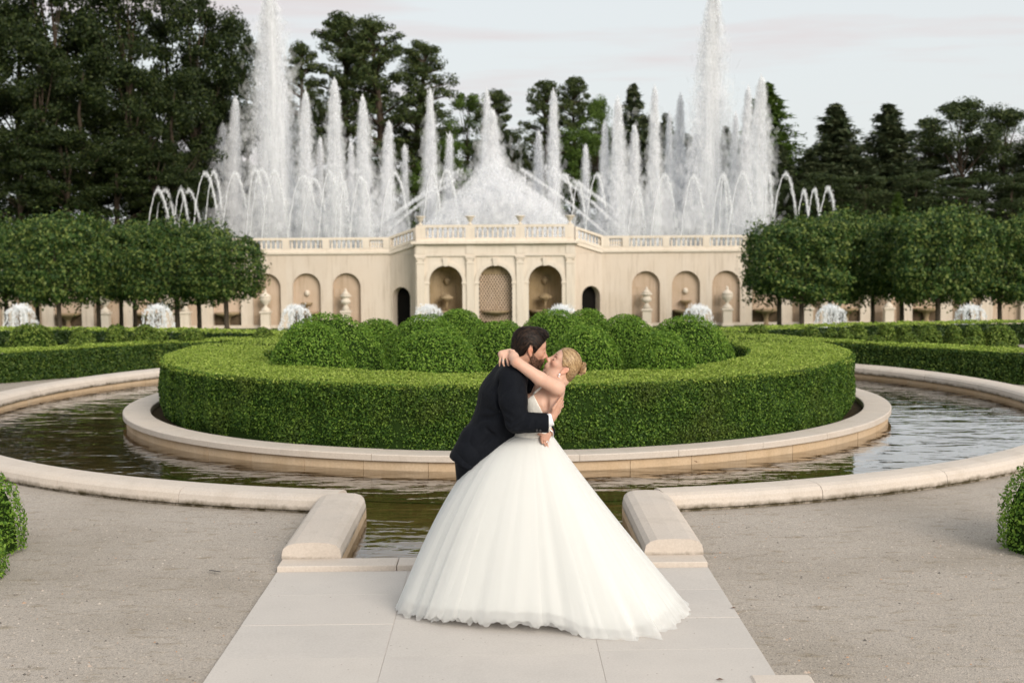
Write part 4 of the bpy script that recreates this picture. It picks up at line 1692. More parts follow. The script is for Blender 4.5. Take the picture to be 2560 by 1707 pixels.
right = [('conifer_a', 1918, 236, 230, 130, 'broad pointed conifer, first of the right hand wood', 'far_spruce'),
         ('conifer_b', 2042, 236, 230, 131, 'broad pointed conifer, second of the right hand wood', 'far_spruce'),
         ('conifer_a', 1860, 340, 130, 128, 'low conifer at the left edge of the right hand wood', 'far_spruce'),
         ('thin_pine', 2135, 268, 140, 136, 'ragged pine between the conifers and the leafy trees on the right', 'far_pine'),
         ('dense_c', 2210, 238, 190, 132, 'tall leafy tree with twin tops in the right hand wood', 'far_mid'),
         ('dense_c', 2305, 258, 180, 134, 'leafy tree with bare trunk near the right frame edge', 'far_mid'),
         ('conifer_b', 2380, 300, 190, 130, 'conifer cut by the right frame edge', 'far_spruce'),
         ('dense_b', 1905, 400, 160, 120, 'low dark tree at the foot of the first broad conifer', 'far_mid'),
         ('dense_a', 1990, 405, 160, 121, 'low dark tree between the feet of the two broad conifers', 'far_mid'),
         ('conifer_b', 2062, 440, 60, 116, 'small bright green conifer before the dark wood on the right', 'far_green'),
         ('dense_b', 2110, 395, 170, 122, 'low dark tree right of the small bright conifer', 'far_mid'),
         ('dense_a', 2210, 410, 170, 121, 'low dark tree under the twin topped tree', 'far_mid'),
         ('dense_b', 2330, 400, 170, 122, 'low dark tree at the right frame edge', 'far_mid'),
         ('dense_a', 1985, 330, 150, 137, 'dark tree filling the gap between the two broad conifers', 'far_mid'),
         ('dense_b', 2120, 345, 160, 138, 'dark tree behind the ragged pine on the right', 'far_mid'),
         ('dense_a', 2260, 330, 180, 139, 'dark tree behind the leafy pair on the right', 'far_mid'),
         ('dense_b', 1825, 425, 110, 124, 'small dark tree at the gap beside the last arching streams', 'far_mid')]
for (k, x, y, w, Y, lab, mt) in right:
    far_tree(k, x, y, w, Y, lab, mt)
structure(mk('far_hill', [(-400, 175, 0)] + [(x, 178, 9 + 3 * math.sin(x * .05) + 2 * math.sin(x * .13)) for x in range(-400, 401, 10)] + [(400, 175, 0)],
             [tuple(range(83))], 'box_core')) if False else None

# ------------------------------------------------------------------ water in the air
def spray_mat(name, alpha):
    m = Mat(name)
    d = m.n('BsdfDiffuse')
    d.inputs['Color'].default_value = (0.93, 0.94, 0.96, 1)
    t = m.n('BsdfTranslucent')
    t.inputs['Color'].default_value = (0.93, 0.94, 0.96, 1)
    a = m.n('MixShader')
    a.inputs[0].default_value = .35
    m.l(d.outputs[0], a.inputs[1])
    m.l(t.outputs[0], a.inputs[2])
    tr = m.n('BsdfTransparent')
    b = m.n('MixShader')
    b.inputs[0].default_value = alpha
    m.l(tr.outputs[0], b.inputs[1])
    m.l(a.outputs[0], b.inputs[2])
    return m.done(b.outputs[0])


M['spray'] = spray_mat('water spray', .30)
M['mist'] = spray_mat('fine water mist', .12)
def veil_mat(name, alpha, lo, hi, sc_=(2.2, 2.2, .16), power=1.6):
    """thin sheet of falling water: streaked, thinning out where it turns edge-on"""
    m = spray_mat(name, alpha)
    mm = Mat.__new__(Mat)
    mm.m, mm.t = m, m.node_tree
    mxs = [n_ for n_ in m.node_tree.nodes if n_.type == 'MIX_SHADER' and n_.inputs[1].links and n_.inputs[1].links[0].from_node.type == 'BSDF_TRANSPARENT'][0]
    n1 = mm.noise(1.0, 6, mm.coord(sc_), .62)
    r1 = mm.ramp(n1, [(lo, 0.0), (hi, 1.0)])
    lw = mm.n('LayerWeight')
    lw.inputs['Blend'].default_value = .5
    inv = mm.n('Math', operation='SUBTRACT')
    inv.inputs[0].default_value = 1.0
    mm.l(lw.outputs['Facing'], inv.inputs[1])
    pw_ = mm.n('Math', operation='POWER')
    pw_.inputs[1].default_value = power
    mm.l(inv.outputs[0], pw_.inputs[0])
    ml = mm.n('Math', operation='MULTIPLY')
    mm.l(pw_.outputs[0], ml.inputs[0])
    mm.l(r1, ml.inputs[1])
    m2 = mm.n('Math', operation='MULTIPLY')
    m2.inputs[1].default_value = alpha
    mm.l(ml.outputs[0], m2.inputs[0])
    mm.l(m2.outputs[0], mxs.inputs[0])
    return m


M['veil'] = veil_mat('sheet of falling water', .62, .30, .66)
M['tent'] = veil_mat('billowing spray', .75, .22, .62, (.5, .5, .22), 1.2)
M['stream'] = spray_mat('water stream', .85)


def drops(P, sx, sz, rng=RNG):
    """small vertical water streaks (two crossed faces would double the count: one random-facing face each)"""
    n = len(P)
    a = rng.uniform(0, math.pi, n)
    w = sx * rng.uniform(.5, 1.5, n)
    h = sz * rng.uniform(.5, 1.6, n)
    dx, dy = np.cos(a) * w / 2, np.sin(a) * w / 2
    tilt = rng.normal(size=n) * .25 * h
    V = np.empty((n, 4, 3))
    for k, (s, t) in enumerate(((-1, -.3), (0, -1), (1, .3), (0, 1))):
        V[:, k, 0] = P[:, 0] + s * dx + t * tilt / 2
        V[:, k, 1] = P[:, 1] + s * dy
        V[:, k, 2] = P[:, 2] + t * h / 2
    return V.reshape(-1, 3), np.arange(4 * n, dtype=np.int32).reshape(n, 4)


def jet(apex, base_x, width_l, width_r, Y, n, label, dens=1.0, ragged=.06):
    """rising stem plus a falling veil drifting left"""
    A = dat(*apex, Y)
    B = dat(base_x, 545, Y)
    z0 = .9
    H = A[2] - z0
    wl, wr = 1.06 * width_l * K * Y / F_PX, 1.06 * width_r * K * Y / F_PX
    r = RNG
    root = empty('water_jet', (B[0], Y, z0), label, 'water jet', 'upright jets behind the wall')
    n1 = int(n * .36)
    t = r.random(n1)
    stem = np.stack([(A[0] - B[0]) * t ** 1.5 + r.normal(size=n1) * (.05 + .05 * t), r.normal(size=n1) * .1, t * H], -1)
    stuff(mk('rising_stem', *drops(stem, .075, .32), 'stream', root))
    n2 = int(n * 2.4)
    q = r.random(n2) ** .8                     # 0 at the apex, 1 at the foot
    spread = (.09 + .91 * q ** .64)
    side = np.where(r.random(n2) < wl / (wl + wr + 1e-6), -1, 1)
    off = r.beta(1.1, 1.45, n2) * spread * np.where(side < 0, -wl, wr)
    gap = ragged * H * r.random(n2) ** 3 * np.abs(r.normal(size=n2))
    fade = r.random(n2) < (1.05 - .78 * q)
    veil_ = np.stack([(A[0] - B[0]) * (1 - q) ** 1.5 + off, r.normal(size=n2) * .25 * spread * max(wl, wr, .4), H * (1 - q) - gap], -1)[fade]
    veil_ = veil_[veil_[:, 2] > 0]
    stuff(mk('falling_spray', *drops(veil_, .065, .24), 'spray', root))
    for si, s in enumerate((1.0, .66, .36)):
        V, F = [], []
        nq, na = 22, 14
        for qi in range(nq + 1):
            qq = (qi / nq) ** 1.3
            sp_ = .05 + .80 * qq ** .64
            l_, r_ = wl * sp_ * s, wr * sp_ * s
            cx_ = (A[0] - B[0]) * (1 - qq) ** 1.5 + (r_ - l_) / 2 * .8
            rx = (l_ + r_) / 2 + .05
            for k in range(na):
                an = 2 * math.pi * k / na
                V.append((cx_ + rx * math.cos(an), rx * .75 * math.sin(an), H * (1 - qq) * (1 + .012 * si)))
        for qi in range(nq):
            for k in range(na):
                F.append((qi * na + k, qi * na + (k + 1) % na, (qi + 1) * na + (k + 1) % na, (qi + 1) * na + k))
        mk('water_veil', V, F, 'veil', root, True)
    n3 = int(n * .55)
    q = r.random(n3)
    off = r.normal(size=n3) * .36 * (.06 + q ** .7) * (wl + wr) - .28 * wl * q
    mist = np.stack([(A[0] - B[0]) * (1 - q) ** 1.5 + off, r.normal(size=n3) * .5 * (.2 + q), H * (1 - q) * .97], -1)
    stuff(mk('drifting_mist', *drops(mist, .5, .7), 'mist', root))
    return root


JETS = [  # apex x, apex y, base x, left width, right width, Y, n
    (512, 285, 500, 30, 22, 122, 3600), (541, 228, 538, 26, 26, 118, 4200), (619, -26, 655, 88, 34, 116, 13000), (650, 175, 662, 30, 12, 121, 4200),
    (702, 213, 712, 34, 12, 114, 4200), (768, 187, 782, 38, 14, 113, 5000), (833, 225, 848, 36, 8, 112, 4200), (893, 283, 889, 18, 22, 113, 3300),
    (988, 210, 992, 20, 20, 116, 3600), (1033, 308, 1030, 14, 12, 119, 2200), (1118, 212, 1128, 22, 16, 122, 3600), (1130, 255, 1130, 34, 34, 114, 6500),
    (1237, 303, 1240, 18, 14, 119, 2200), (1271, 210, 1276, 18, 16, 116, 3600), (1390, 282, 1391, 12, 12, 113, 3000), (1419, 229, 1430, 34, 8, 112, 4000),
    (1458, 290, 1462, 22, 10, 113, 3000), (1504, 203, 1504, 14, 16, 113, 4600), (1563, 220, 1560, 20, 20, 120, 4200), (1641, -22, 1646, 84, 12, 117, 13000),
    (1719, 204, 1710, 26, 14, 121, 4200), (1749, 180, 1757, 52, 8, 113, 5600), (610, 330, 612, 34, 30, 123, 2600), (1600, 310, 1600, 36, 20, 119, 3400),
        (528, 315, 525, 20, 16, 124, 2000), (735, 318, 738, 16, 10, 124, 1800), (806, 330, 810, 16, 10, 123, 1800), (930, 335, 934, 14, 10, 124, 1600),
        (1345, 335, 1348, 14, 10, 124, 1600), (1537, 262, 1540, 18, 12, 124, 2200), (1690, 262, 1686, 20, 14, 124, 2200), (1734, 262, 1734, 22, 10, 122, 2200)]
JETS.sort(key=lambda j: j[0])
for i, (ax, ay, bx_, wl, wr, Y, n) in enumerate(JETS):
    size = 'towering' if ay < 0 else ('tall slim' if ay < 240 else 'medium')
    jet((ax, ay), bx_, wl, wr, Y, n, '%s white water jet above the wall, %s upright jet from the left' % (size, ORD[i]))

# central plume: crossing slanted streams that form a tent of spray
root = empty('fountain_plume', (BX, 112, .9), 'broad white tent of spray rising behind the arcade balustrade', 'fountain spray')
n = 60000
r = RNG
x = r.uniform(-1, 1, n)
prof_h = (1 - np.abs(x) ** 1.15)
zz = r.random(n) ** 1.25 * prof_h
P = np.stack([x * 8.3 + .05, r.normal(size=n) * 1.6, zz * 7.6 * (1 + .06 * vnoise(np.stack([x * 9, x, x], -1), 1.0, 4))], -1)
keep = r.random(n) < (1.0 - .50 * np.abs(x)) * (1 - .45 * zz)
stuff(mk('dense_spray', *drops(P[keep], .12, .28), 'spray', root))
for si, s in enumerate((1.0, .86, .72, .58, .44, .30)):
    V, F = [], []
    nq, na = 20, 26
    for qi in range(nq + 1):
        qq = qi / nq
        rr = 7.8 * s * qq ** 1.12
        for k in range(na):
            an = 2 * math.pi * k / na
            V.append((rr * math.cos(an), rr * .26 * math.sin(an), 7.0 * (1 - .5 * (1 - s)) * (1 - qq)))
    for qi in range(nq):
        for k in range(na):
            F.append((qi * na + k, qi * na + (k + 1) % na, (qi + 1) * na + (k + 1) % na, (qi + 1) * na + k))
    mk('spray_veil', V, F, 'tent', root, True)
n = 34000
x = r.normal(size=n) * .42
P = np.stack([x * 8.0, r.normal(size=n) * 2, np.abs(r.normal(size=n)) * .42 * 6.5 * np.clip(1.1 - np.abs(x), .05, 1.1)], -1)
stuff(mk('drifting_mist', *drops(P, .6, .7), 'mist', root))
for (x0, y0, x1, y1, wd) in ((842, 542, 1000, 432, 5), (885, 536, 1045, 412, 6), (900, 500, 1060, 385, 16), (1440, 542, 1285, 402, 5),
                             (1395, 540, 1195, 385, 6), (1410, 480, 1250, 375, 16)):
    a, b = dat(x0, y0, 112), dat(x1, y1, 112)
    n = 650
    t = r.random(n)
    sp = (.05 + .4 * t) * wd * K * 112 / F_PX
    P = a[None] * (1 - t)[:, None] + b[None] * t[:, None]
    P[:, 2] += .25 * np.sin(math.pi * t)
    P[:, 2] -= np.abs(r.normal(size=n)) * sp * 1.5
    P[:, 0] += r.normal(size=n) * sp * .4
    P[:, 1] += r.normal(size=n) * .3
    P -= np.array([BX, 112, .9])
    stuff(mk('slanted_stream', *drops(P, .13, .26), 'spray', root))


for (xa, xb, lab) in ((470, 960, 'low drifting mist at the feet of the left jets'), (1330, 1775, 'low drifting mist at the feet of the right jets')):
    a, b = dat(xa, 545, 118), dat(xb, 545, 118)
    root = empty('water_mist', ((a[0] + b[0]) / 2, 118, .9), lab, 'mist')
    n = 15000
    w_ = b[0] - a[0]
    x = RNG.uniform(-.5, .5, n) * w_
    hh = (2.6 + 1.6 * vnoise(np.stack([x * .8, x * 0, x * 0], -1), 1.0, 61)) * np.clip((.5 - np.abs(x) / w_) * 7, .15, 1)
    z = np.abs(RNG.normal(size=n)) * hh
    stuff(mk('drifting_mist', *drops(np.stack([x, RNG.normal(size=n) * 2.5, z], -1), .55, .7), 'mist', root))


def arch_stream(x0, x1, ytop, Y, label, th=.038, w=1.0):
    a, b, t_ = dat(x0, 545, Y), dat(x1, 545, Y), dat((x0 + x1) / 2, ytop, Y)
    z0 = .9
    H = t_[2] - z0
    root = empty('water_arc', (a[0], Y, z0), label, 'water arc', 'arching streams above the wall')
    n = 46
    pts, rad = [], []
    r = np.random.default_rng(int(x0 * 7 + x1))
    for i in range(int(n * .86)):
        t = i / n
        z = H * (1 - (2 * t - 1) ** 2)
        x = (b[0] - a[0]) * t
        pts.append((x + r.normal() * .02, r.normal() * .02, z))
        rad.append(th * (.75 + .5 * r.random() + (.5 * t if t > .5 else 0) * r.random()))
    mb = MB().tube(pts, rad, 5)
    o = mb.build('stream', 'stream', root)
    m_ = 420
    t = .4 + .6 * r.random(m_) ** .7
    P = np.stack([(b[0] - a[0]) * t + r.normal(size=m_) * .07, r.normal(size=m_) * .07, H * (1 - (2 * t - 1) ** 2) + r.normal(size=m_) * .1], -1)
    stuff(mk('stray_drops', *drops(P, .10, .2, r), 'spray', root))


ARCS = [(332, 400, 437), (350, 412, 436), (372, 420, 470), (395, 440, 436), (402, 470, 438), (438, 512, 398), (468, 520, 396), (505, 580, 398),
        (562, 618, 392), (570, 640, 390), (598, 668, 395), (655, 742, 405), (688, 760, 412), (728, 792, 396), (768, 800, 395), (778, 806, 420), (800, 862, 410),
        (868, 948, 398), (968, 1020, 398), (992, 1062, 393), (1262, 1330, 402), (1308, 1350, 420), (1340, 1402, 402), (1440, 1485, 432), (1492, 1560, 402), (1560, 1625, 405),
        (1630, 1690, 402), (1650, 1672, 402), (1668, 1740, 400), (1752, 1778, 402), (1768, 1838, 400), (1828, 1862, 440), (1850, 1888, 436), (1875, 1926, 432)]
for i, (x0, x1, yt) in enumerate(ARCS):
    # streams spread a little wider at their feet than their visible part
    arch_stream(x0, x1, yt, 106 + (i * 37 % 5) * .8, 'thin arching stream of water above the wall, %s arc from the left' % ORD[i])

# bell fountains before the lindens
def bell_mesh(seed):
    r = np.random.default_rng(seed)
    q = []
    # inner curtain
    n = 1500
    a = r.uniform(0, 6.28, n)
    t = r.random(n)
    R = .34 + .12 * t + r.normal(size=n) * .03
    q.append(np.stack([R * np.cos(a), R * np.sin(a), 3.15 - 3.1 * t], -1))
    # outer arching streams
    ns = 15
    for k in range(ns):
        m_ = 130
        a0 = 6.283 * k / ns + r.normal() * .05
        t = r.random(m_) ** .8
        R = .26 + (.85 + .12 * r.random()) * t ** .5 + r.normal(size=m_) * .025 * (1 + 2 * t)
        z = 3.12 + .14 * np.sin(np.pi * np.minimum(1, t * 3)) - 3.1 * t ** 1.6
        aa = a0 + r.normal(size=m_) * .03 * (1 + 2 * t)
        keep = r.random(m_) < 1.0 - .45 * t
        q.append(np.stack([R * np.cos(aa), R * np.sin(aa), z], -1)[keep])
    q.append(np.stack([r.normal(size=350) * .20, r.normal(size=350) * .20, 3.2 + np.abs(r.normal(size=350)) * .08], -1))
    return drops(np.concatenate(q), .05, .11, r)


BMESH = [bell_mesh(s) for s in (1, 2, 3)]
bm_obj = []
for i, x in enumerate((45, 362, 680, 985, 1290, 1604, 1909, 2230)):
    Y = 64
    p = dat(x, 706, Y)
    g = ground_z(0, Y)
    root = empty('bell_fountain', (p[0], Y, g), 'bell shaped low fountain pouring white water, %s from the left' % ORD[i], 'fountain', 'bell fountains before the lindens')
    k = i % 3
    if len(bm_obj) <= k:
        c = stuff(mk('water_bell', *BMESH[k], 'stream', root))
        bm_obj.append(c.data)
    else:
        c = stuff(D.objects.new('water_bell', bm_obj[k]))
        link(c, root)
    c.scale = (.92, .92, (p[2] - g) / 3.25)
    c.rotation_euler = (0, 0, i * 1.3)
    MB().lathe([(1.25, 0), (1.25, .25), (1.1, .25), (1.05, .12)], 20).build('basin_kerb', 'coping', root)
    MB().tube([(0, 0, 0), (0, 0, 3.0 * (p[2] - g) / 3.25)], .06, 6).build('nozzle', 'wet', root)
# ------------------------------------------------------------------ the couple: signed-distance modelling
ZK = 3.5636


def zc(x, y, dy=0.0):
    """position in an enlarged crop of the photo (origin 1080,780) -> point dy metres behind the couple's plane"""
    return at(1080 + x / ZK, 780 + y / ZK, 8.0 + dy)


class Field:
    def __init__(self, xs, ys, zs):
        self.ax = [np.asarray(a, float) for a in (xs, ys, zs)]
        self.F = np.full([len(a) for a in self.ax], 0.5)

    def region(self, lo, hi):
        sl, g = [], []
        for a, l, h in zip(self.ax, lo, hi):
            i0, i1 = np.searchsorted(a, l), np.searchsorted(a, h)
            sl.append(slice(max(0, i0 - 1), min(len(a), i1 + 1)))
        G = np.meshgrid(*[a[s] for a, s in zip(self.ax, sl)], indexing='ij')
        return tuple(sl), np.stack(G, -1)

    def put(self, fn, lo, hi, k=0.0, mode='add', pad=0.06):
        lo, hi = np.array(lo) - pad, np.array(hi) + pad
        sl, P = self.region(lo, hi)
        if P.size == 0:
            return
        d = fn(P)
        A = self.F[sl]
        if mode == 'add':
            if k > 0:
                h = np.clip(.5 + .5 * (A - d) / k, 0, 1)
                self.F[sl] = A * (1 - h) + d * h - k * h * (1 - h)
            else:
                self.F[sl] = np.minimum(A, d)
        elif mode == 'sub':
            d = -d
            if k > 0:
                h = np.clip(.5 - .5 * (A - d) / k, 0, 1)
                self.F[sl] = A * (1 - h) + d * h + k * h * (1 - h)
            else:
                self.F[sl] = np.maximum(A, d)

    def cut(self, p, n, k=0.0):
        """keep the side n points away from"""
        G = np.meshgrid(*self.ax, indexing='ij')
        n = np.array(n, float) / np.linalg.norm(n)
        d = sum((G[i] - p[i]) * n[i] for i in range(3))
        self.F = np.maximum(self.F, d)

    def cone(self, a, b, ra, rb, k=0.0, mode='add', ys=1.0):
        """tapered capsule; ys widens it along y"""
        a, b = np.array(a, float), np.array(b, float)
        S = np.array([1, 1 / ys, 1])
        A, B = a * S, b * S
        ab = B - A
        L2 = ab @ ab + 1e-12

        def fn(P):
            q = P * S - A
            t = np.clip(q @ ab / L2, 0, 1)
            return np.linalg.norm(q - t[..., None] * ab, axis=-1) - (ra + (rb - ra) * t)
        R = max(ra, rb)
        e = np.array([R, R * ys, R])
        self.put(fn, np.minimum(a, b) - e, np.maximum(a, b) + e, k, mode, max(.03, k))

    def chain(self, pts, rad, k=0.0, mode='add', ys=1.0):
        for i in range(len(pts) - 1):
            self.cone(pts[i], pts[i + 1], rad[i], rad[i + 1], k, mode, ys)

    def ell(self, c, r, k=0.0, mode='add', R=None):
        c, r = np.array(c, float), np.array(r, float)
        R = np.eye(3) if R is None else R      # columns: local axes

        def fn(P):
            q = (P - c) @ R
            k0 = np.linalg.norm(q / r, axis=-1)
            k1 = np.linalg.norm(q / (r * r), axis=-1) + 1e-9
            return k0 * (k0 - 1) / k1
        e = np.abs(R) @ r
        self.put(fn, c - e, c + e, k, mode, max(.03, k))

    def mesh(self):
        return surface_nets(self.F, *self.ax)


def surface_nets(F, xs, ys, zs):
    S = F < 0
    nx, ny, nz = F.shape
    c = np.zeros((nx - 1, ny - 1, nz - 1), np.int8)
    for i in (0, 1):
        for j in (0, 1):
            for k in (0, 1):
                c += S[i:nx - 1 + i, j:ny - 1 + j, k:nz - 1 + k]
    act = (c > 0) & (c < 8)
    I = np.argwhere(act)
    idx = -np.ones(act.shape, np.int64)
    idx[act] = np.arange(len(I))
    acc = np.zeros((len(I), 3))
    cnt = np.zeros(len(I))
    X = [xs, ys, zs]
    for ax in range(3):
        o1, o2 = [a for a in range(3) if a != ax]
        for u in (0, 1):
            for v in (0, 1):
                A = I.copy()
                A[:, o1] += u
                A[:, o2] += v
                B = A.copy()
                B[:, ax] += 1
                fa, fb = F[tuple(A.T)], F[tuple(B.T)]
                m = (fa < 0) != (fb < 0)
                t = np.where(m, fa / (fa - fb + 1e-20), 0)
                p = np.stack([X[q][A[:, q]] for q in range(3)], -1).astype(float)
                p[:, ax] += t * (X[ax][np.minimum(A[:, ax] + 1, len(X[ax]) - 1)] - X[ax][A[:, ax]])
                acc[m] += p[m]
                cnt[m] += 1
    V = acc / cnt[:, None]
    faces = []
    for ax in range(3):
        o1, o2 = (ax + 1) % 3, (ax + 2) % 3
        s0 = [slice(None)] * 3
        s1 = [slice(None)] * 3
        s0[ax], s1[ax] = slice(0, -1), slice(1, None)
        ch = S[tuple(s0)] != S[tuple(s1)]
        E = np.argwhere(ch)
        ok = (E[:, o1] > 0) & (E[:, o2] > 0) & (E[:, o1] < F.shape[o1] - 1) & (E[:, o2] < F.shape[o2] - 1)
        E = E[ok]
        q = []
        for (u, v) in ((0, 0), (1, 0), (1, 1), (0, 1)):
            C = E.copy()
            C[:, o1] -= u
            C[:, o2] -= v
            q.append(idx[tuple(C.T)])
        q = np.stack(q, -1)
        flip = ~S[tuple(E.T)]
        q[flip] = q[flip][:, ::-1]
        faces.append(q)
    Fq = np.concatenate(faces)
    Fq = Fq[(Fq >= 0).all(1)][:, ::-1]
    return V, Fq


def axis(segs):
    """grid line from (start, end, step) segments"""
    out = []
    for a, b, s in segs:
        n = max(1, int(round((b - a) / s)))
        out += list(a + (b - a) * np.arange(n) / n)
    out.append(segs[-1][1])
    return np.array(out)


def relax(V, Fq, it=2, lam=.5):
    n = len(V)
    for _ in range(it):
        s = np.zeros((n, 3))
        c = np.zeros(n)
        for a, b in ((0, 1), (1, 2), (2, 3), (3, 0)):
            np.add.at(s, Fq[:, a], V[Fq[:, b]])
            np.add.at(c, Fq[:, a], 1)
            np.add.at(s, Fq[:, b], V[Fq[:, a]])
            np.add.at(c, Fq[:, b], 1)
        V = V + lam * (s / np.maximum(c, 1)[:, None] - V)
    return V


def put_mesh(name, VF, mat, parent, smooth_it=1):
    V, Fq = VF
    if smooth_it:
        V = relax(V, Fq, smooth_it)
    return mk(name, V, Fq, mat, parent, True)


# materials of people
def mat_skin(name, base, red):
    m = Mat(name)
    a = m.n('Attribute', attribute_name='tint')
    n = m.noise(60, 3, m.coord())
    col = m.mix(m.ramp(n, [(.35, 0.0), (.75, .25)]), base, red)
    col = m.mix(1.0, col, a.outputs['Color'], 'MULTIPLY')
    return m.done(m.pbsdf(col, 0.5, 0.35, Subsurface_Weight=0.12, Subsurface_Radius=(.012, .005, .003), Subsurface_Scale=1.0))


M['skin_m'] = mat_skin('warm skin', (0.50, 0.285, 0.20), (0.50, 0.245, 0.165))
M['skin_f'] = mat_skin('fair skin', (0.61, 0.385, 0.29), (0.60, 0.335, 0.24))


def mat_cloth(name, a, b, scale=220, bump=.25):
    m = Mat(name)
    n = m.noise(scale, 3, m.coord())
    w = m.noise(9, 4, m.coord((1, 1, .6)))
    nr = m.bump(n, bump, .002)
    nr = m.bump(w, .8, .022, nr)
    p = m.pbsdf(m.ramp(n, [(.3, a), (.7, b)]), (.82), .12, nr, Sheen_Weight=.02, Sheen_Roughness=.5)
    return m.done(p)


M['suit'] = mat_cloth('charcoal wool', (0.0035, 0.0045, 0.007), (0.0065, 0.008, 0.012))
M['shirt'] = mat_plain('white cotton', (0.80, 0.81, 0.84), .8, .2)
M['satin'] = mat_cloth('ivory satin', (0.76, 0.74, 0.68), (0.80, 0.78, 0.72), 160, .08)
M['shoe'] = mat_plain('black leather', (0.01, 0.009, 0.009), .3, .5)
M['silver'] = mat_plain('polished silver', (0.75, 0.75, 0.76), .2, .5, Metallic=1.0)
M['gem'] = mat_plain('bright gem', (0.9, 0.92, 0.95), .1, .8)
M['lash'] = mat_plain('dark lashes', (0.03, 0.018, 0.012), .8, .1)
M['brow_f'] = mat_plain('light brown brow', (0.16, 0.09, 0.05), .8, .1)


def mat_hair(name, stops, rough=.42, spec=.5):
    m = Mat(name)
    g = m.n('NewGeometry')
    c = m.ramp(g.outputs['Random Per Island'], stops)
    return m.done(m.pbsdf(c, rough, spec))


M['hair_m'] = mat_hair('dark brown hair', [(0, (.005, .0032, .0025)), (.6, (.012, .0075, .0055)), (1, (.05, .028, .018))], .5, .22)
M['hair_f'] = mat_hair('blonde hair', [(0, (.16, .088, .038)), (.35, (.30, .185, .085)), (.7, (.46, .31, .155)), (1, (.62, .45, .26))])
M['hair_m_base'] = mat_plain('dark brown hair roots', (.006, .004, .003), .7, .12)
M['hair_f_base'] = mat_plain('blonde hair roots', (.30, .195, .095), .5, .4)
M['beard'] = mat_hair('brown beard', [(0, (.018, .011, .007)), (.6, (.05, .028, .016)), (1, (.13, .075, .042))], .6, .2)


class Head:
    """head frame: x to the face, y to the person's far side, z to the crown"""

    def __init__(self, c, facing, pitch, scale, yaw=0.0):
        self.c, self.s = np.array(c), scale
        # facing +1 looks along +X, -1 along -X; pitch > 0 looks up; yaw > 0 turns the face to the camera
        x = np.array([facing * math.cos(pitch), 0, math.sin(pitch)])
        z = np.array([-facing * math.sin(pitch), 0, math.cos(pitch)])
        x = x * math.cos(yaw) + np.array([0, -1.0, 0]) * math.sin(yaw)
        y = np.cross(z, x)
        self.R = np.stack([x, y, z], 1)
        self.near = -1 if y[1] > 0 else 1      # sign of local y towards the camera

    def w(self, p):
        return self.c + self.R @ (np.array(p, float) * self.s)

    def loc(self, P):
        return ((P - self.c) @ self.R) / self.s


def build_head(f, h, male):
    s = h.s
    E = lambda c, r, k, mode='add': f.ell(h.w(c), np.array(r) * s, k * s, mode, h.R)
    C = lambda a, b, ra, rb, k, mode='add': f.cone(h.w(a), h.w(b), ra * s, rb * s, k * s, mode)
    if male:
        E((-.012, 0, .036), (.092, .074, .080), .0)
    else:
        E((.003, 0, .036), (.081, .071, .077), .0)
    E((.030, 0, .030), (.060, .062, .068), .03)
    E((.034, 0, -.030), (.056, .056, .074), .03)
    for y in (-1, 1):
        C((-.012, y * .050, -.045), (.050, y * .026, -.094), .020, .017, .03)
        E((.056, y * .044, -.018), (.026, .020, .020), .02)
        C((.076, y * .012, .027), (.066, y * .046, .025), .011, .010, .018)
        E((.084, y * .032, .004), (.016, .020, .013), .012, 'sub')
        E((.073, y * .033, .001), (.0155, .0165, .0125), .004)
    C((.078, 0, -.096), (.074, 0, -.098), .017 if male else .0145, .015, .02)
    C((.086, 0, .018), (.106, 0, -.024), .0085, .0105, .014)
    E((.112, 0, -.029), (.0115, .011, .010), .008)
    for y in (-1, 1):
        E((.100, y * .012, -.033), (.010, .0075, .0075), .006)
    E((.085, 0, -.060), (.016, .030, .026), .014)
    C((.098, -.014, -.054), (.098, .014, -.054), .0062, .0062, .006)
    C((.096, -.012, -.068), (.096, .012, -.068), .0072, .0072, .006)
    C((.106, -.02, -.0605), (.106, .02, -.0605), .0028, .0028, .004, 'sub')
    for y in (-1, 1):
        Rl = h.R @ np.array([[.94, 0, .34 * -1], [0, 1, 0], [.34, 0, .94]])
        f.ell(h.w((-.012, y * .078, -.012)), np.array((.017, .0078, .030)) * s, .006 * s, 'add', Rl)
        f.ell(h.w((-.008, y * .087, -.010)), np.array((.010, .006, .020)) * s, .004 * s, 'sub', Rl)
        f.ell(h.w((-.004, y * .079, -.038)), np.array((.009, .007, .010)) * s, .006 * s, 'add', Rl)


def head_tint(o, h, male, extra=None):
    me = o.data
    n = len(me.vertices)
    co = np.empty(n * 3, np.float32)
    me.vertices.foreach_get('co', co)
    P = co.reshape(-1, 3).astype(float)
    q = h.loc(P)
    col = np.ones((n, 4))

    def blob(c, r, colr, hard=1.0):
        d = np.sqrt((((q - np.array(c)) / np.array(r)) ** 2).sum(1))
        w = np.clip((1 - d) * 2.2 * hard, 0, 1)[:, None]
        col[:, :3] = col[:, :3] * (1 - w) + np.array(colr) * w
    for y in (-1, 1):
        blob((.070, y * .045, -.022), (.035, .03, .028), (1.04, .86, .82) if not male else (1.04, .92, .88), .6)
        blob((-.012, y * .080, -.012), (.028, .012, .04), (1.08, .86, .80), .8)
    blob((.112, 0, -.030), (.018, .018, .016), (1.06, .86, .82), .7)
    blob((.100, 0, -.061), (.014, .021, .0135), (.90, .52, .50) if not male else (.92, .62, .58), 1.3)
    if extra is not None:
        extra(P, col)
    a = me.color_attributes.new('tint', 'FLOAT_COLOR', 'POINT')
    a.data.foreach_set('color', col.astype(np.float32).ravel())


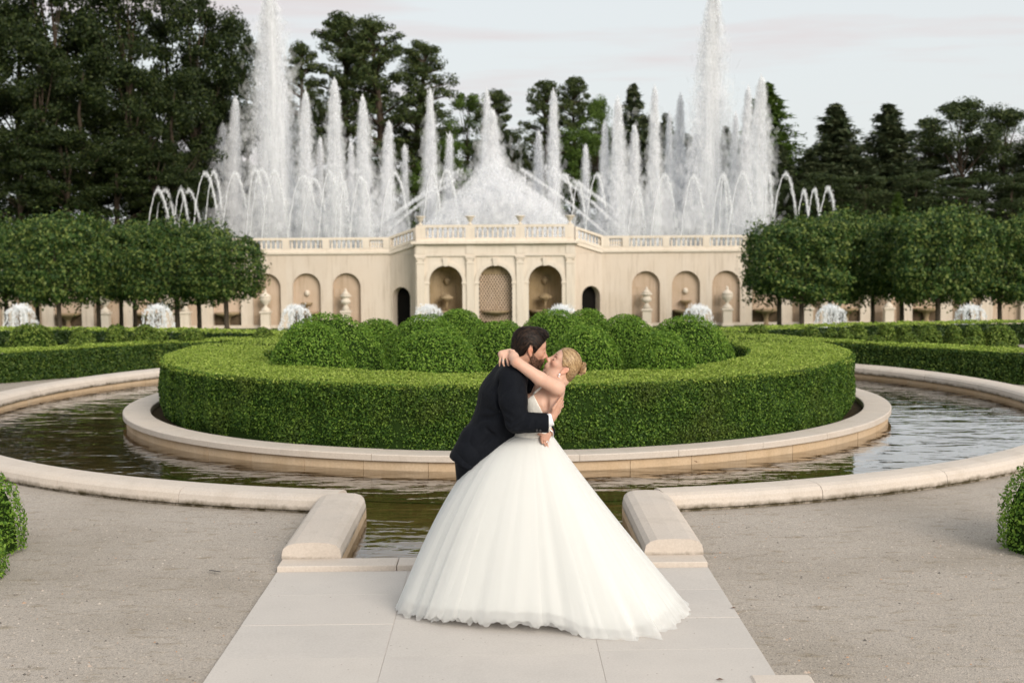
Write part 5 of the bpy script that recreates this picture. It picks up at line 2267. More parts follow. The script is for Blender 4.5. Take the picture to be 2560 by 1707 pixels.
def hand(f, wrist, palm_r, knuckles, fingers, thumb, wr=.026, k=.010):
    """palm from wrist to the knuckle row, then four bent fingers and a thumb; all points in metres"""
    kn = [np.array(p) for p in knuckles]
    w = np.array(wrist)
    for i, p in enumerate(kn):
        f.cone(w * .85 + p * .15, p, wr * .62, palm_r * (.92 if i < 3 else .8), k)
    for p, fg in zip(kn, fingers):
        pts = [p] + [np.array(q) for q in fg]
        rad = np.linspace(palm_r * .84, palm_r * .60, len(pts))
        for i in range(len(pts) - 1):
            f.cone(pts[i], pts[i + 1], rad[i], rad[i + 1], .003)
    pts = [np.array(q) for q in thumb]
    rad = np.linspace(palm_r * 1.15, palm_r * .72, len(pts))
    for i in range(len(pts) - 1):
        f.cone(pts[i], pts[i + 1], rad[i], rad[i + 1], .006)


def on_shell(f, c, d, r0, r1, n=40):
    """first point outside the shell along direction d from c"""
    for r in np.linspace(r1, r0, n):
        p = c + d * r
        i = [min(max(int(round((p[k] - f.ax[k][0]) / (f.ax[k][1] - f.ax[k][0]))), 0), len(f.ax[k]) - 1) for k in range(3)]
        if f.F[i[0], i[1], i[2]] < .0008:
            return p
    return None


def ribbon_hairs(paths, width, up):
    """thin two-sided strips along point paths, lifted a little off the head"""
    V, F, b = [], [], 0
    for pts, nrm, w in zip(paths, up, width):
        n = len(pts)
        t = np.gradient(pts, axis=0)
        t /= np.linalg.norm(t, axis=1)[:, None] + 1e-9
        side = np.cross(t, nrm)
        side /= np.linalg.norm(side, axis=1)[:, None] + 1e-9
        ww = (w * np.sin(np.pi * np.linspace(.12, .97, n)) ** .5)[:, None]
        V.append(np.stack([pts - side * ww, pts + nrm * ww * .55, pts + side * ww], 1).reshape(-1, 3))
        i = np.arange(n - 1)[:, None] * 3 + b
        F.append(np.concatenate([i + np.array([[0, 1, 4, 3]]), i + np.array([[1, 2, 5, 4]])]))
        b += 3 * n
    return np.concatenate(V), np.concatenate(F)


HG = Head(zc(866, 322, -.02), 1, math.radians(-13), 1.0, math.radians(-16))
HB = Head(zc(1180, 490), -1, math.radians(40), .95, math.radians(-1))

# =============================================================== the groom
gx0, gz0 = zc(330, 2552, .12)[0], 0.0
groom = empty('person', (gx0, 8.12, 0), 'man in a dark suit with dark hair and short beard, bending to kiss the woman', 'person', 'the kissing couple')
GOFF = np.array([gx0, 8.12, 0.0])


def child(name, VF, mat, root, off, it=1):
    V, Fq = VF
    if it:
        V = relax(V, Fq, it)
    return mk(name, V - off, Fq, mat, root, True)


A_ = zc
sp = [A_(700, 585), A_(635, 750), A_(545, 980), A_(420, 1165)]           # spine line
hipL, hipR = A_(350, 1255, .10), A_(350, 1255, -.09)
knL, knR = A_(385, 1880, .24), A_(365, 1880, .10)
anL, anR = np.array([gx0 + .06, 8.26, .09]), np.array([gx0 - .02, 8.14, .09])
shR, elR, wrR = A_(712, 595, -.165), A_(748, 985, -.235), A_(1062, 938, -.235)
shL, elL, wrL = A_(770, 600, .19), A_(960, 940, .27), A_(1040, 1076, -.03)

xs = axis([(-.62, -.25, .012), (-.25, .36, .0040), (.36, .42, .012)])
ys = axis([(7.62, 7.70, .012), (7.70, 8.16, .0042), (8.16, 8.45, .012)])
zs = axis([(-.01, .92, .016), (.92, 1.68, .0040)])
f = Field(xs, ys, zs)
f.chain(sp, [.105, .115, .10, .10], .05, ys=1.45)
for h_, k_, a_ in ((hipL, knL, anL), (hipR, knR, anR)):
    f.cone(sp[3], h_, .10, .09, .05)
    f.chain([h_, k_, a_], [.085, .06, .042], .02)
    f.cone(a_ + np.array([-.03, 0, -.045]), a_ + np.array([.17, -.02, -.055]), .04, .032, .02)
f.chain([sp[0], A_(770, 500), HG.w((-.030, 0, -.075))], [.09, .064, .058], .04)
for s_, e_, w_ in ((shR, elR, wrR), (shL, elL, wrL)):
    f.chain([s_, e_, w_], [.060, .046, .029], .015)
build_head(f, HG, True)
# his right hand on her back
kn = [A_(1142, 838, -.165), A_(1128, 815, -.190), A_(1112, 800, -.21), A_(1098, 800, -.225)][::-1]
hand(f, A_(1078, 930, -.235), .0105,
     [A_(1098, 842, -.232), A_(1116, 838, -.222), A_(1134, 840, -.205), A_(1146, 850, -.185)],
     [[A_(1128, 790, -.205), A_(1150, 758, -.165)], [A_(1148, 800, -.19), A_(1163, 772, -.15)], [A_(1158, 815, -.17), A_(1168, 795, -.13)], [A_(1162, 838, -.15), A_(1164, 822, -.12)]],
     [A_(1078, 905, -.245), A_(1082, 858, -.25), A_(1112, 812, -.232)], .029)
# his left hand at her waist
hand(f, A_(1036, 1088, -.060), .0098,
     [A_(1030, 1138, -.120), A_(1010, 1140, -.145), A_(990, 1132, -.160), A_(972, 1120, -.168)],
     [[A_(1042, 1182, -.140), A_(1048, 1224, -.150)], [A_(1024, 1180, -.165), A_(1034, 1208, -.170)], [A_(1002, 1164, -.182), A_(1012, 1188, -.186)], [A_(977, 1148, -.188), A_(986, 1168, -.194)]],
     [A_(1014, 1104, -.10), A_(975, 1092, -.150), A_(948, 1086, -.172)], .027)
gb = child('body', f.mesh(), 'skin_m', groom, GOFF, 1)
gb.data.transform(mathutils.Matrix.Translation(GOFF))
def stubble(P, col):
    q = HG.loc(P)
    x, y, z = q.T
    top = np.interp(x, [-.01, .02, .055, .08, .10, .12], [.005, -.026, -.048, -.043, -.040, -.044])
    w = np.clip((top - z) / .008, 0, 1) * np.clip((x + .006) / .012, 0, 1) * np.clip((z + .125) / .02, 0, 1) * (x < .115)
    w *= 1 - .9 * ((np.abs(y) < .019) & (np.abs(z + .061) < .010) & (x > .088))
    w = (w * .85)[:, None]
    col[:, :3] = col[:, :3] * (1 - w) + np.array([.30, .27, .27]) * w


head_tint(gb, HG, True, stubble)
gb.data.transform(mathutils.Matrix.Translation(-GOFF))

# jacket
xs = axis([(-.62, -.50, .012), (-.50, .33, .0052), (.33, .42, .012)])
ys = axis([(7.64, 8.40, .0062)])
zs = axis([(.80, 1.44, .0052)])
f = Field(xs, ys, zs)
f.chain([A_(700, 600), A_(640, 750), A_(572, 960), A_(458, 1150)], [.118, .136, .124, .120], .06, ys=1.42)
f.chain([A_(458, 1150), A_(330, 1340)], [.120, .122], .04, ys=1.45)
f.cone(A_(640, 1010), A_(500, 1330), .10, .11, .04, ys=1.4)
f.cone(A_(700, 585, .17), A_(712, 600, -.150), .080, .082, .05)
f.chain([A_(708, 600, -.165), A_(722, 790, -.215), A_(752, 975, -.240)], [.082, .081, .068], .016)
f.chain([A_(752, 985, -.242), A_(880, 985, -.250), A_(1060, 985, -.248)], [.060, .056, .057], .012)
f.chain([A_(770, 600, .16), elL, A_(1030, 1062, .05)], [.078, .064, .046], .02)
# creases: sleeve bend, armpit, waist
G_, P_ = f.region([-.7, 7.6, .7], [.5, 8.5, 1.6])
q = P_.reshape(-1, 3)


def crease(a, b, depth, wdt):
    a, b = np.array(a), np.array(b)
    ab = b - a
    t = np.clip((q - a) @ ab / (ab @ ab), 0, 1)
    d = np.linalg.norm(q - a - t[:, None] * ab, axis=1)
    f.F[G_] += (depth * np.exp(-(d / wdt) ** 2) * np.sin(np.pi * np.clip(t, .05, .95)) ** .5).reshape(P_.shape[:3])


for a, b in (((690, 1010, -.30), (840, 900, -.31)), ((720, 1045, -.30), (850, 960, -.31)), ((780, 1060, -.30), (905, 930, -.32)), ((880, 1050, -.31), (940, 920, -.31)),
             ((600, 860, -.26), (720, 940, -.31)), ((620, 930, -.25), (700, 1000, -.3))):
    crease(A_(*a), A_(*b), .020, .010)
crease(A_(556, 700, -.20), A_(690, 1030, -.22), .028, .012)
crease(A_(560, 700, -.20), A_(640, 560, -.20), .014, .010)
for a, b in (((400, 840, -.15), (600, 900, -.21)), ((380, 930, -.14), (600, 960, -.21)), ((380, 980, -.14), (640, 900, -.21))):
    crease(A_(*a), A_(*b), .012, .013)
crease(A_(372, 985, -.14), A_(288, 1320, -.20), .030, .010)
crease(A_(700, 640, -.26), A_(600, 760, -.26), .010, .012)
crease(A_(820, 620, -.24), A_(760, 760, -.27), .010, .012)
crease(A_(480, 1020, -.17), A_(560, 1110, -.17), .010, .014)
crease(A_(420, 1200, -.17), A_(560, 1080, -.17), .010, .014)
# back panel swings out past the vent
f.cone(A_(352, 1100, -.08), A_(258, 1290, -.10), .06, .056, .04, ys=1.3)
f.F += (vnoise(np.stack(np.meshgrid(*f.ax, indexing='ij'), -1).reshape(-1, 3), 13.0, 33) * .0036).reshape(f.F.shape)
p0, p1 = A_(170, 1277), A_(300, 1345)
f.cut(p0, np.array([-(p1[2] - p0[2]), 0, (p1[0] - p0[0])]) * -1)
# sleeve end
f.put(lambda P: np.maximum(-((P[..., 0] - A_(1040, 985, -.25)[0])), np.maximum(P[..., 1] - 7.93, np.abs(P[..., 2] - A_(1040, 985, -.25)[2]) - .10)),
      A_(1040, 1100, -.4), A_(1200, 850, -.08), 0, 'sub', .02)
# opening at the neck
f.cone(A_(790, 470), A_(830, 380), .060, .075, .01, 'sub')
child('jacket', f.mesh(), 'suit', groom, GOFF, 2)
# lapel and collar
f = Field(axis([(zc(640, 0)[0], zc(920, 0)[0], .004)]), axis([(7.80, 8.20, .005)]), axis([(zc(0, 720)[2], zc(0, 380)[2], .004)]))
f.chain([A_(735, 452, .0), A_(770, 480, -.075), A_(850, 560, -.10)], [.018, .018, .014], .02)
f.chain([A_(735, 452, .0), A_(770, 480, .075), A_(850, 560, .10)], [.018, .018, .014], .02)
f.chain([A_(850, 560, -.10), A_(880, 640, -.10), A_(868, 715, -.08)], [.014, .020, .010], .012)
child('collar', f.mesh(), 'suit', groom, GOFF, 1)
# shirt collar and cuff
f = Field(axis([(zc(690, 0)[0], zc(900, 0)[0], .0035)]), axis([(7.86, 8.14, .004)]), axis([(zc(0, 560)[2], zc(0, 380)[2], .0035)]))
f.chain([A_(748, 440, .0), A_(790, 452, -.064), A_(845, 470, -.055), A_(872, 500, -.02)], [.010, .011, .011, .010], .01)
f.chain([A_(748, 440, .0), A_(790, 452, .064), A_(845, 470, .055), A_(872, 500, .02)], [.010, .011, .011, .010], .01)
f.chain([A_(790, 470, 0), A_(850, 540, 0)], [.062, .06], .02)
child('shirt_collar', f.mesh(), 'shirt', groom, GOFF, 1)
f = Field(axis([(zc(1010, 0)[0], zc(1110, 0)[0], .003)]), axis([(7.66, 7.86, .004)]), axis([(zc(0, 1040)[2], zc(0, 860)[2], .003)]))
f.cone(A_(1020, 958, -.246), A_(1066, 945, -.24), .044, .042)
f.cut(A_(1073, 945, -.24), A_(1073, 945, -.24) - A_(1020, 960, -.24))
f.cone(A_(1060, 946, -.24), A_(1110, 932, -.24), .033, .033, 0, 'sub')
child('shirt_cuff', f.mesh(), 'shirt', groom, GOFF, 1)
for i, (x, y) in enumerate(((935, 1052), (965, 1055))):
    p = A_(x, y, -.302)
    MB().lathe([(.001, -.004), (.0075, -.003), (.008, .001), (.005, .004), (.001, .004)], 10).build('button', 'shoe', groom).matrix_local = \
        mathutils.Matrix.Translation(p - GOFF) @ mathutils.Matrix.Rotation(math.radians(70), 4, 'X')
# trousers
f = Field(axis([(-.62, .10, .009)]), axis([(7.80, 8.45, .009)]), axis([(.03, .98, .011)]))
for h_, k_, a_ in ((hipL, knL, anL), (hipR, knR, anR)):
    f.cone(A_(440, 1190), h_, .095, .10, .05)
    f.chain([h_, k_, a_ + np.array([0, 0, -.02])], [.100, .082, .072], .02)
f.F += (vnoise(np.stack(np.meshgrid(*f.ax, indexing='ij'), -1).reshape(-1, 3), 8.0, 12) * .004).reshape(f.F.shape)
child('trousers', f.mesh(), 'suit', groom, GOFF, 1)
for a_ in (anL, anR):
    f = Field(axis([(a_[0] - .15, a_[0] + .28, .008)]), axis([(a_[1] - .1, a_[1] + .1, .008)]), axis([(-.02, .14, .007)]))
    f.cone(a_ + np.array([-.05, 0, -.05]), a_ + np.array([.18, -.02, -.06]), .048, .040, .02)
    f.cone(a_ + np.array([-.03, 0, -.04]), a_ + np.array([-.01, 0, .02]), .05, .05, .03)
    f.cut((0, 0, .004), (0, 0, -1))
    child('shoe', f.mesh(), 'shoe', groom, GOFF, 1)


# hair of the groom
def hair_shell(h, hz_fn, grow, extra, step, noise=.0, male=True):
    lo, hi = np.array([-.17, -.12, -.13]) * h.s, np.array([.16, .12, .19]) * h.s
    corners = np.array([h.w((x, y, z)) for x in (-.16, .16) for y in (-.11, .11) for z in (-.13, .18)])
    a, b = corners.min(0), corners.max(0)
    f = Field(*[axis([(a[i], b[i], step)]) for i in range(3)])
    E = lambda c, r, k, mode='add': f.ell(h.w(c), np.array(r) * h.s, k * h.s, mode, h.R)
    if male:
        E((-.012, 0, .036), (.092 + grow, .074 + grow, .080 + grow), 0)
        E((-.044, 0, -.030), (.056, .056, .068), .03)
    else:
        E((.003, 0, .036), (.081 + grow, .071 + grow, .077 + grow), 0)
        E((-.034, 0, -.026), (.052, .050, .056), .03)
    E((.026, 0, .034), (.060 + grow * .8, .062 + grow, .066 + grow * .6), .03)
    for e in extra:
        E(*e)
    P = np.stack(np.meshgrid(*f.ax, indexing='ij'), -1).reshape(-1, 3)
    q = h.loc(P)
    cut = (np.interp(q[:, 0], hz_fn[0], hz_fn[1]) - q[:, 2]) * h.s
    if noise:
        f.F += (vnoise(q * np.array([.6, 1.6, 1.0]), 42.0, 5) * noise).reshape(f.F.shape)
    k = .006
    A = f.F
    d = cut.reshape(A.shape) * .8
    hh = np.clip(.5 - .5 * (A - d) / k, 0, 1)
    f.F = A * (1 - hh) + d * hh + k * hh * (1 - hh)
    return f


hzm = ([-.16, -.10, -.06, -.038, -.022, -.006, .008, .020, .034, .052, .070, .085, .12],
       [-.066, -.062, -.056, -.044, .026, .028, -.020, -.030, .012, .040, .060, .076, .085])
fh = hair_shell(HG, hzm, .009, [((.045, 0, .096), (.042, .050, .024), .03), ((.076, 0, .088), (.020, .036, .018), .02)], .0032, .004)
gh = child('hair', fh.mesh(), 'hair_m_base', groom, GOFF, 1)
# locks
rh = np.random.default_rng(12)


def locks_m(n):
    paths, nr, wd = [], [], []
    cc = HG.w((-.008, 0, .030))
    while len(paths) < n:
        d = rh.normal(size=3)
        d /= np.linalg.norm(d)
        if d[2] < -.75:
            continue
        L_ = rh.uniform(.35, .75)
        ph = rh.uniform(0, 6.28)
        pts, nn = [], []
        if d[0] > .05:
            flow = np.array([-.9 + .8 * (d[2] > .5) * rh.random(), .14 * math.sin(ph), .75])
        else:
            flow = np.array([-.55, .12 * math.sin(ph), -.85])
        for t in range(8):
            w = HG.R @ d
            p = on_shell(fh, cc, w, .05, .16)
            if p is None or HG.loc(p)[2] < np.interp(HG.loc(p)[0], hzm[0], hzm[1]) + .001:
                break
            pts.append(p + w * (.0006 + .0020 * (1 + math.sin(t * .8 + ph)) * (.4 + .6 * (d[2] > .3))))
            nn.append(w)
            st = flow - d * (flow @ d) + np.cross(d, (0, 0, 1.0)) * .10 * math.sin(t + ph)
            d = d + st * L_ * .20
            d /= np.linalg.norm(d)
        if len(pts) < 4:
            continue
        paths.append(np.array(pts) - GOFF)
        nr.append(np.array(nn))
        wd.append(rh.uniform(.0014, .0032))
    return paths, wd, nr


pa, wd, nr = locks_m(1300)
lk = stuff(mk('locks', *ribbon_hairs(pa, wd, nr), 'hair_m', gh))

# beard: short bristles on the lower face
def bristles(h, body, off, n, mat, parent):
    me = body.data
    k = len(me.vertices)
    co = np.empty(k * 3, np.float32)
    me.vertices.foreach_get('co', co)
    no = np.empty(k * 3, np.float32)
    me.vertex_normals.foreach_get('vector', no)
    P = co.reshape(-1, 3) + off
    N = no.reshape(-1, 3)
    q = h.loc(P)
    x, y, z = q.T
    jaw = (z < np.interp(x, [-.01, .02, .055, .08, .10, .12], [.005, -.028, -.050, -.045, -.042, -.046])) & (z > -.125) & (x > -.004 + .0) & (x < .108)
    jaw &= z > np.interp(x, [-.02, .03, .08], [-.075, -.105, -.13])
    lips = (np.abs(y) < .020) & (np.abs(z + .061) < .0115) & (x > .085)
    side = (x > .002) & (x < .024) & (z > -.03) & (z < .03) & (np.abs(y) > .05)
    sel = np.where((jaw & ~lips) | side)[0]
    sel = rh.choice(sel, n)
    p, nn = P[sel] + rh.normal(size=(n, 3)) * .0018, N[sel]
    down = h.R @ np.array([.35, 0, -1.0])
    d = nn * .55 + down * .6 + rh.normal(size=(n, 3)) * .25
    d /= np.linalg.norm(d, axis=1)[:, None]
    s = np.cross(d, rh.normal(size=(n, 3)))
    s /= np.linalg.norm(s, axis=1)[:, None]
    L_ = rh.uniform(.004, .0085, n)[:, None]
    V = np.stack([p - s * .0007, p + s * .0007, p + d * L_], 1).reshape(-1, 3) - off
    return stuff(mk('beard', V, np.arange(3 * n).reshape(n, 3), mat, parent))


bristles(HG, gb, GOFF, 15000, 'beard', groom)


def brow(h, y, mat, parent, off, thick, a=.034):
    pts = [h.w(p) for p in ((.0915, y * .012, a - .008), (.0905, y * .024, a), (.082, y * .040, a + .001), (.068, y * .054, a - .007))]
    MB().tube([p - off for p in pts], [thick * .8, thick, thick * .9, thick * .35], 6).build('eyebrow', mat, parent, True)


def lash(h, y, mat, parent, off, th=.0013):
    pts = [h.w(p) for p in ((.0852, y * .019, -.004), (.0885, y * .028, -.0085), (.0865, y * .038, -.0085), (.0775, y * .048, -.004))]
    MB().tube([p - off for p in pts], [th * .6, th, th * 1.2, th * .9], 5).build('eyelashes', mat, parent, True)


for y in (-1, 1):
    brow(HG, y, 'hair_m', groom, GOFF, .0042, .030)
    lash(HG, y, 'lash', groom, GOFF)


def ringmesh(c, nrm, R, th, sy=1.0):
    nrm = np.array(nrm, float) / np.linalg.norm(nrm)
    a = np.cross(nrm, (0, 1, .2))
    a /= np.linalg.norm(a)
    b = np.cross(nrm, a)
    pts = [np.array(c) + R * (math.cos(t) * a + sy * math.sin(t) * b) for t in np.linspace(0, 2 * math.pi, 17)]
    return MB().tube(pts, th, 6, False)


w_ = A_(1038, 1088, -.058)
ringmesh(w_ - GOFF, A_(1022, 1140, -.135) - w_, .029, .0036).build('wristwatch', 'silver', groom, True)
ringmesh(A_(1018, 1165, -.158) - GOFF, A_(1024, 1180, -.165) - A_(1010, 1140, -.145), .0100, .0022).build('wedding_ring', 'silver', groom, True)

# =============================================================== the bride
bx0 = zc(900, 2560)[0]
bride = empty('person', (bx0, 7.98, 0), 'woman with blonde bun in a wide white tulle wedding dress, leaning back into the kiss', 'person', 'the kissing couple')
BOFF = np.array([bx0, 7.98, 0.0])
bsp = [A_(1050, 668), A_(985, 810), A_(905, 985), A_(872, 1120)]
sL, eL, wLb = A_(1113, 676, -.150), A_(762, 452, -.235), A_(716, 372, -.150)
sR, eR, wRb = A_(1040, 690, .155), A_(800, 520, .20), A_(735, 440, .12)
xs = axis([(-.30, -.12, .012), (-.12, .34, .0038), (.34, .40, .012)])
ys = axis([(7.66, 8.06, .0040), (8.06, 8.30, .012)])
zs = axis([(-.01, .95, .018), (.95, 1.53, .0038)])
f = Field(xs, ys, zs)
f.chain(bsp, [.070, .098, .086, .096], .04, ys=1.38)
f.cone(A_(965, 660, -.02), A_(1075, 640, -.02), .04, .05, .04, ys=1.6)
f.chain([bsp[3], A_(860, 1230)], [.096, .108], .04, ys=1.3)
for s_ in (-1, 1):
    hp = A_(860, 1250, s_ * .085)
    kn_ = np.array([hp[0] + .02, hp[1] - .02, .46])
    f.chain([hp, kn_, np.array([kn_[0] + .02, kn_[1] + .02, .09])], [.10, .065, .04], .03)
    f.cone((kn_[0] + .02, kn_[1] + .02, .045), (kn_[0] - .14, kn_[1], .03), .032, .028, .02)
f.ell(A_(905, 800, -.06), (.058, .058, .058), .04)
f.ell(A_(905, 800, .07), (.058, .058, .058), .04)
f.chain([A_(1075, 640), A_(1112, 575), HB.w((-.034, 0, -.06))], [.060, .047, .047], .03)
f.cone(A_(1070, 660, -.06), sL, .055, .046, .035)
f.cone(A_(1070, 660, .06), sR, .055, .046, .035)
f.chain([sL, A_(960, 592, -.205), eL], [.042, .038, .0300], .018)
f.chain([A_(750, 445, -.232), A_(728, 400, -.19), wLb], [.0300, .0280, .0235], .012)
f.chain([sR, eR, wRb], [.045, .036, .026], .018)
# shoulder blade and arm-pit fold
f.cone(A_(1110, 720, -.10), A_(1075, 860, -.12), .045, .05, .03)
f.cone(A_(1010, 730, -.150), A_(1022, 850, -.150), .010, .012, .02, 'sub')
build_head(f, HB, False)
# her left hand resting on his shoulder, fingers down
hand(f, A_(706, 362, -.135), .0098,
     [A_(690, 398, -.160), A_(664, 400, -.170), A_(636, 404, -.172), A_(612, 402, -.160)],
     [[A_(698, 432, -.176), A_(705, 462, -.178)], [A_(674, 446, -.188), A_(682, 477, -.186)], [A_(632, 448, -.190), A_(642, 480, -.186)], [A_(602, 446, -.172), A_(598, 482, -.166)]],
     [A_(690, 362, -.15), A_(706, 346, -.175), A_(727, 344, -.185)], .0235)
f.cone(A_(690, 362, -.14), A_(620, 375, -.150), .023, .022, .012)
bb = child('body', f.mesh(), 'skin_f', bride, BOFF, 1)
bb.data.transform(mathutils.Matrix.Translation(BOFF))


def extra_f(P, col):
    d = np.linalg.norm(P - A_(748, 452, -.26), axis=1)
    w = np.clip(1 - d / .035, 0, 1)[:, None] * .7
    col[:, :3] = col[:, :3] * (1 - w) + np.array([1.0, .80, .72]) * w


head_tint(bb, HB, False, extra_f)
bb.data.transform(mathutils.Matrix.Translation(-BOFF))

# bodice
f = Field(axis([(zc(660, 0)[0], zc(1130, 0)[0], .0036)]), axis([(7.78, 8.22, .005)]), axis([(zc(0, 1230)[2], zc(0, 690)[2], .0036)]))
f.chain(bsp, [.070 + .008, .098 + .007, .088 + .009, .105 + .008], .04, ys=1.38)
f.chain([bsp[3], A_(860, 1230)], [.113, .132], .04, ys=1.33)
f.ell(A_(902, 800, -.06), (.065, .066, .064), .04)
f.ell(A_(902, 800, .07), (.065, .066, .064), .04)
pa_, pb_ = A_(905, 718), A_(1003, 905)
f.cut(pa_, np.array([-(pb_[2] - pa_[2]), 0, pb_[0] - pa_[0]]))
pa_, pb_ = A_(820, 775), A_(900, 716)
f.cut(pa_, np.array([-(pb_[2] - pa_[2]), 0, pb_[0] - pa_[0]]))
f.cut(A_(870, 1092), (0, 0, -1))
child('bodice', f.mesh(), 'satin', bride, BOFF, 1)
for s_ in (-1, 1):
    pts = [A_(905, 728, s_ * .125), A_(938, 698, s_ * .128 - .01), A_(985, 660, s_ * .115 - .012), A_(1040, 615, s_ * .10)]
    MB().tube([p - BOFF for p in pts], [.0065, .006, .006, .005], 6).build('strap', 'satin', bride, True)

# hair and bun
hzf = ([-.16, -.12, -.07, -.036, -.024, -.004, .012, .030, .050, .066, .078, .12],
       [-.075, -.082, -.078, -.046, .018, .018, -.004, .012, .042, .062, .070, .08])
fb = hair_shell(HB, hzf, .006, [], .0032, 0, False)
hb = child('hair', fb.mesh(), 'hair_f_base', bride, BOFF, 1)
bun_c = np.array([-.135, 0, -.005])


def strands_f(n):
    paths, nr, wd = [], [], []
    cc = HB.w((-.004, 0, .030))
    td = np.array([-1.0, 0, -.35])
    td /= np.linalg.norm(td)
    while len(paths) < n:
        d0 = rh.normal(size=3)
        d0 /= np.linalg.norm(d0)
        if d0 @ td > .80:
            continue
        pts, nn = [], []
        om = math.acos(np.clip(d0 @ td, -1, 1))
        t1 = min(.97, rh.uniform(.5, 1.1))
        for t in np.linspace(0, t1, 11):
            d = (math.sin((1 - t) * om) * d0 + math.sin(t * om) * td) / math.sin(om)
            w = HB.R @ d
            p = on_shell(fb, cc, w, .05, .13)
            if p is None or HB.loc(p)[2] < np.interp(HB.loc(p)[0], hzf[0], hzf[1]) - .004:
                if pts:
                    break
                continue
            pts.append(p + w * .0008)
            nn.append(w)
        if len(pts) < 4:
            continue
        paths.append(np.array(pts) - BOFF)
        nr.append(np.array(nn))
        wd.append(rh.uniform(.0008, .0020))
    return paths, wd, nr


pa, wd, nr = strands_f(1500)
stuff(mk('strands', *ribbon_hairs(pa, wd, nr), 'hair_f', hb))
bc = A_(1340, 503)
bparts = []
for k in range(46):
    ph = rh.uniform(0, 6.28)
    tl = rh.uniform(-.5, .5)
    R0 = rh.uniform(.020, .033)
    pts = []
    for t in np.linspace(0, 2.6, 12):
        a = ph + t
        v = np.array([.016 * math.sin(2 * a + k) * .5, R0 * math.cos(a), R0 * math.sin(a) * 1.12])
        c_, s_ = math.cos(tl), math.sin(tl)
        v = np.array([v[0] * c_ - v[2] * s_, v[1], v[0] * s_ + v[2] * c_])
        c2, s2 = math.cos(.5), math.sin(.5)
        pts.append(bc - BOFF + np.array([v[0] * c2 + v[2] * s2 * .3, v[1], v[2]]) + np.array([rh.normal() * .0015, 0, 0]))
    bparts.append((pts, [.0045] + [.0062] * 10 + [.0035]))
mbun = MB()
for pts, rad in bparts:
    mbun.tube(pts, rad, 5)
bo = mbun.build('hair_bun', 'hair_f', hb, True)
f = Field(axis([(bc[0] - .05, bc[0] + .05, .004)]), axis([(bc[1] - .05, bc[1] + .05, .004)]), axis([(bc[2] - .05, bc[2] + .05, .004)]))
f.ell(bc, (.023, .027, .029))
f.cone(bc, A_(1290, 490), .02, .022, .01)
child('bun_core', f.mesh(), 'hair_f', hb, BOFF, 1)
for y in (-1, 1):
    brow(HB, y, 'brow_f', bride, BOFF, .0036, .032)
    lash(HB, y, 'lash', bride, BOFF, .0016)
ep = HB.w((.000, HB.near * .089, -.050))
MB().lathe([(.0005, -.006), (.0055, -.003), (.0065, .001), (.003, .006), (.0005, .007)], 8, tuple(ep - BOFF)).build('earring', 'gem', bride)
MB().lathe([(.0005, -.006), (.004, -.002), (.004, .002), (.0005, .005)], 8, tuple(ep - BOFF + np.array([-.004, -.003, -.011]))).build('earring', 'gem', bride)
ringmesh(A_(634, 436, -.184) - BOFF, A_(632, 448, -.19) - A_(636, 404, -.172), .0100, .0018).build('wedding_ring', 'silver', bride, True)


# ---------------------------------------------------------------- the skirt
def mat_tulle(name, alpha):
    m = Mat(name)
    d = m.n('BsdfDiffuse')
    d.inputs['Color'].default_value = (.87, .872, .855, 1)
    t = m.n('BsdfTranslucent')
    t.inputs['Color'].default_value = (.87, .872, .855, 1)
    a = m.n('MixShader')
    a.inputs[0].default_value = .4
    m.l(d.outputs[0], a.inputs[1])
    m.l(t.outputs[0], a.inputs[2])
    tr = m.n('BsdfTransparent')
    b = m.n('MixShader')
    lw = m.n('LayerWeight')
    lw.inputs['Blend'].default_value = .35
    mr = m.n('MapRange')
    mr.inputs['To Min'].default_value = alpha
    mr.inputs['To Max'].default_value = min(1, alpha + .45)
    m.l(lw.outputs['Facing'], mr.inputs['Value'])
    m.l(mr.outputs[0], b.inputs[0])
    m.l(tr.outputs[0], b.inputs[1])
    m.l(a.outputs[0], b.inputs[2])
    return m.done(b.outputs[0])


M['tulle'] = mat_tulle('white tulle', .42)
M['lining'] = mat_plain('white lining', (.76, .765, .755), .85, .1)

WC = A_(872, 1058)
waist = lambda th: np.array([WC[0] + (.108) * np.cos(th), WC[1] + .136 * np.sin(th), np.full_like(th, WC[2]) + .012 * np.cos(th)])
hem_def = [  # angle (deg), point
    (180, dat(913, 1388, 7.86)), (196, dat(918, 1402, 7.62)), (212, dat(948, 1420, 7.46)), (232, dat(1012, 1426, 7.34)), (252, dat(1100, 1432, 7.27)),
    (270, dat(1215, 1434, 7.22)), (283, dat(1290, 1440, 7.20)), (296, dat(1362, 1474, 7.10)), (308, dat(1440, 1484, 7.07)), (322, dat(1505, 1472, 7.14)),
    (338, dat(1562, 1438, 7.36)), (354, dat(1588, 1410, 7.60)), (372, np.array([.86, 8.10, .02])), (400, np.array([.66, 8.45, .03])),
    (440, np.array([.30, 8.62, .07])), (480, np.array([-.25, 8.62, .08])), (515, np.array([-.62, 8.25, .08])), (540, dat(913, 1388, 7.86))]
HA = np.radians([a for a, _ in hem_def])
HP = np.array([p for _, p in hem_def])
EXA = np.radians([180, 215, 250, 280, 310, 345, 380, 430, 480, 540])
EXP = np.array([.57, .63, .73, .85, .97, 1.05, 1.05, .85, .66, .57])


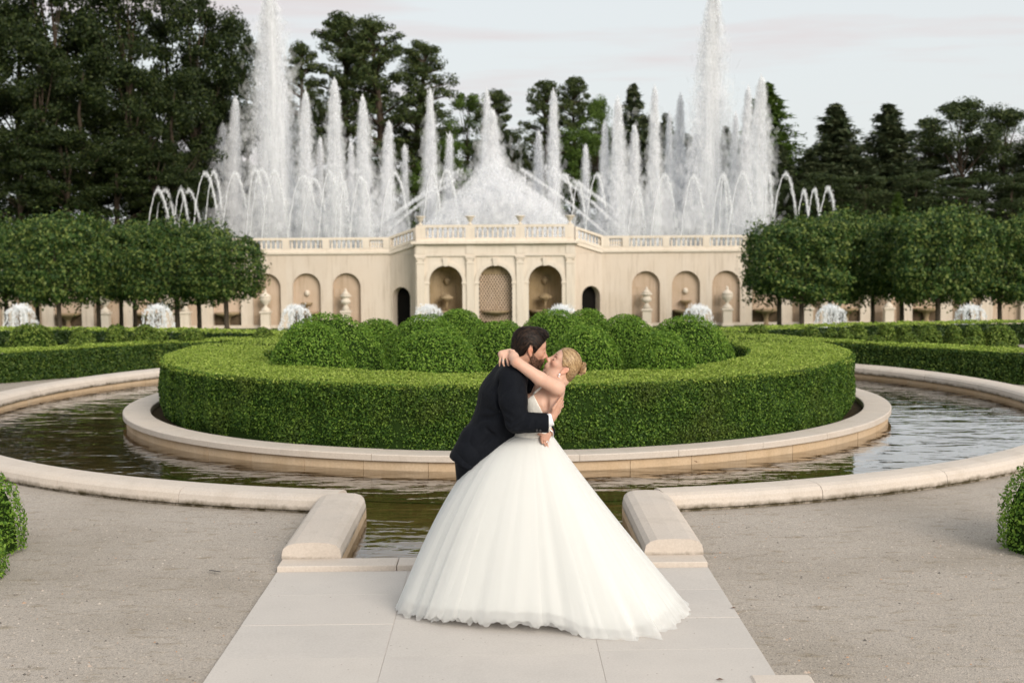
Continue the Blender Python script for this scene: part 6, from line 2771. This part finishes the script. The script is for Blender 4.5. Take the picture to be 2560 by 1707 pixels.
def skirt_layer(name, seed, scale, tmax, fold, mat, ragged, parent, lift=0.0, nth=380, ntt=52):
    r = np.random.default_rng(seed)
    th = np.linspace(math.pi, 3 * math.pi, nth, endpoint=False)
    hem = np.stack([np.interp(th, HA, HP[:, i]) for i in range(3)])
    # soften the polygon of hem points
    for _ in range(10):
        hem = .25 * np.roll(hem, 1, 1) + .5 * hem + .25 * np.roll(hem, -1, 1)
    w = waist(th)
    ex = np.interp(th, EXA, EXP)
    ph = r.uniform(0, 6.28, 14)
    fr = np.array([4, 5, 7, 8, 11, 13, 17, 21, 26, 33, 41, 51, 60, 71])
    am = np.array([1.1, 1, .9, .8, .6, .5, .36, .3, .22, .18, .14, .1, .08, .06])
    ripple = sum(a * np.sin(f_ * th + p) for a, f_, p in zip(am, fr, ph)) / 2.2
    fine = sum(a * np.sin(f_ * th * 1.7 + p * 2) for a, f_, p in zip(am[5:], fr[5:], ph[5:])) / 1.3
    rag = 1 + ragged * (.5 * np.sin(th * 37 + ph[0]) + .5 * np.sin(th * 61 + ph[1]) + .6 * np.sin(th * 17 + ph[2]) + r.normal(size=nth) * .25)
    train = np.clip(1 - np.abs(np.degrees(th) - 322) / 42, 0, 1)
    T = np.linspace(0, 1, ntt)
    V = np.empty((ntt, nth, 3))
    for j, t0 in enumerate(T):
        t = t0 * tmax * (1 + (rag - 1) * t0 ** 6)
        e = t ** ex
        x = w[0] + (hem[0] - w[0]) * e * scale
        y = w[1] + (hem[1] - w[1]) * e * scale
        z = w[2] + (hem[2] + lift - w[2]) * t
        dx, dy = hem[0] - w[0], hem[1] - w[1]
        L_ = np.hypot(dx, dy)
        a = fold * (.15 + .85 * t) * t ** .5 * ripple + fold * .42 * t ** 6 * fine * (1 + 4.0 * train)
        x += dx / L_ * a
        y += dy / L_ * a
        z += train * t ** 8 * .018 * fine * (scale - .9) * 5
        V[j, :, 0], V[j, :, 1], V[j, :, 2] = x, y, np.maximum(z, .016)
    I = np.arange(nth)
    J = (I + 1) % nth
    F = np.concatenate([np.stack([j * nth + I, (j + 1) * nth + I, (j + 1) * nth + J, j * nth + J], -1) for j in range(ntt - 1)])
    return mk(name, V.reshape(-1, 3) - BOFF, F[:, ::-1].copy(), mat, parent, True)


sk = skirt_layer('skirt', 11, .945, .945, .012, 'lining', .004, bride)
for i, (sc_, tm, fo, rg) in enumerate(((.968, .985, .018, .010), (.985, 1.0, .022, .014), (1.0, .992, .026, .016))):
    skirt_layer('tulle_layer', 11 if i < 2 else 12, sc_, tm, fo, 'tulle', rg, sk)
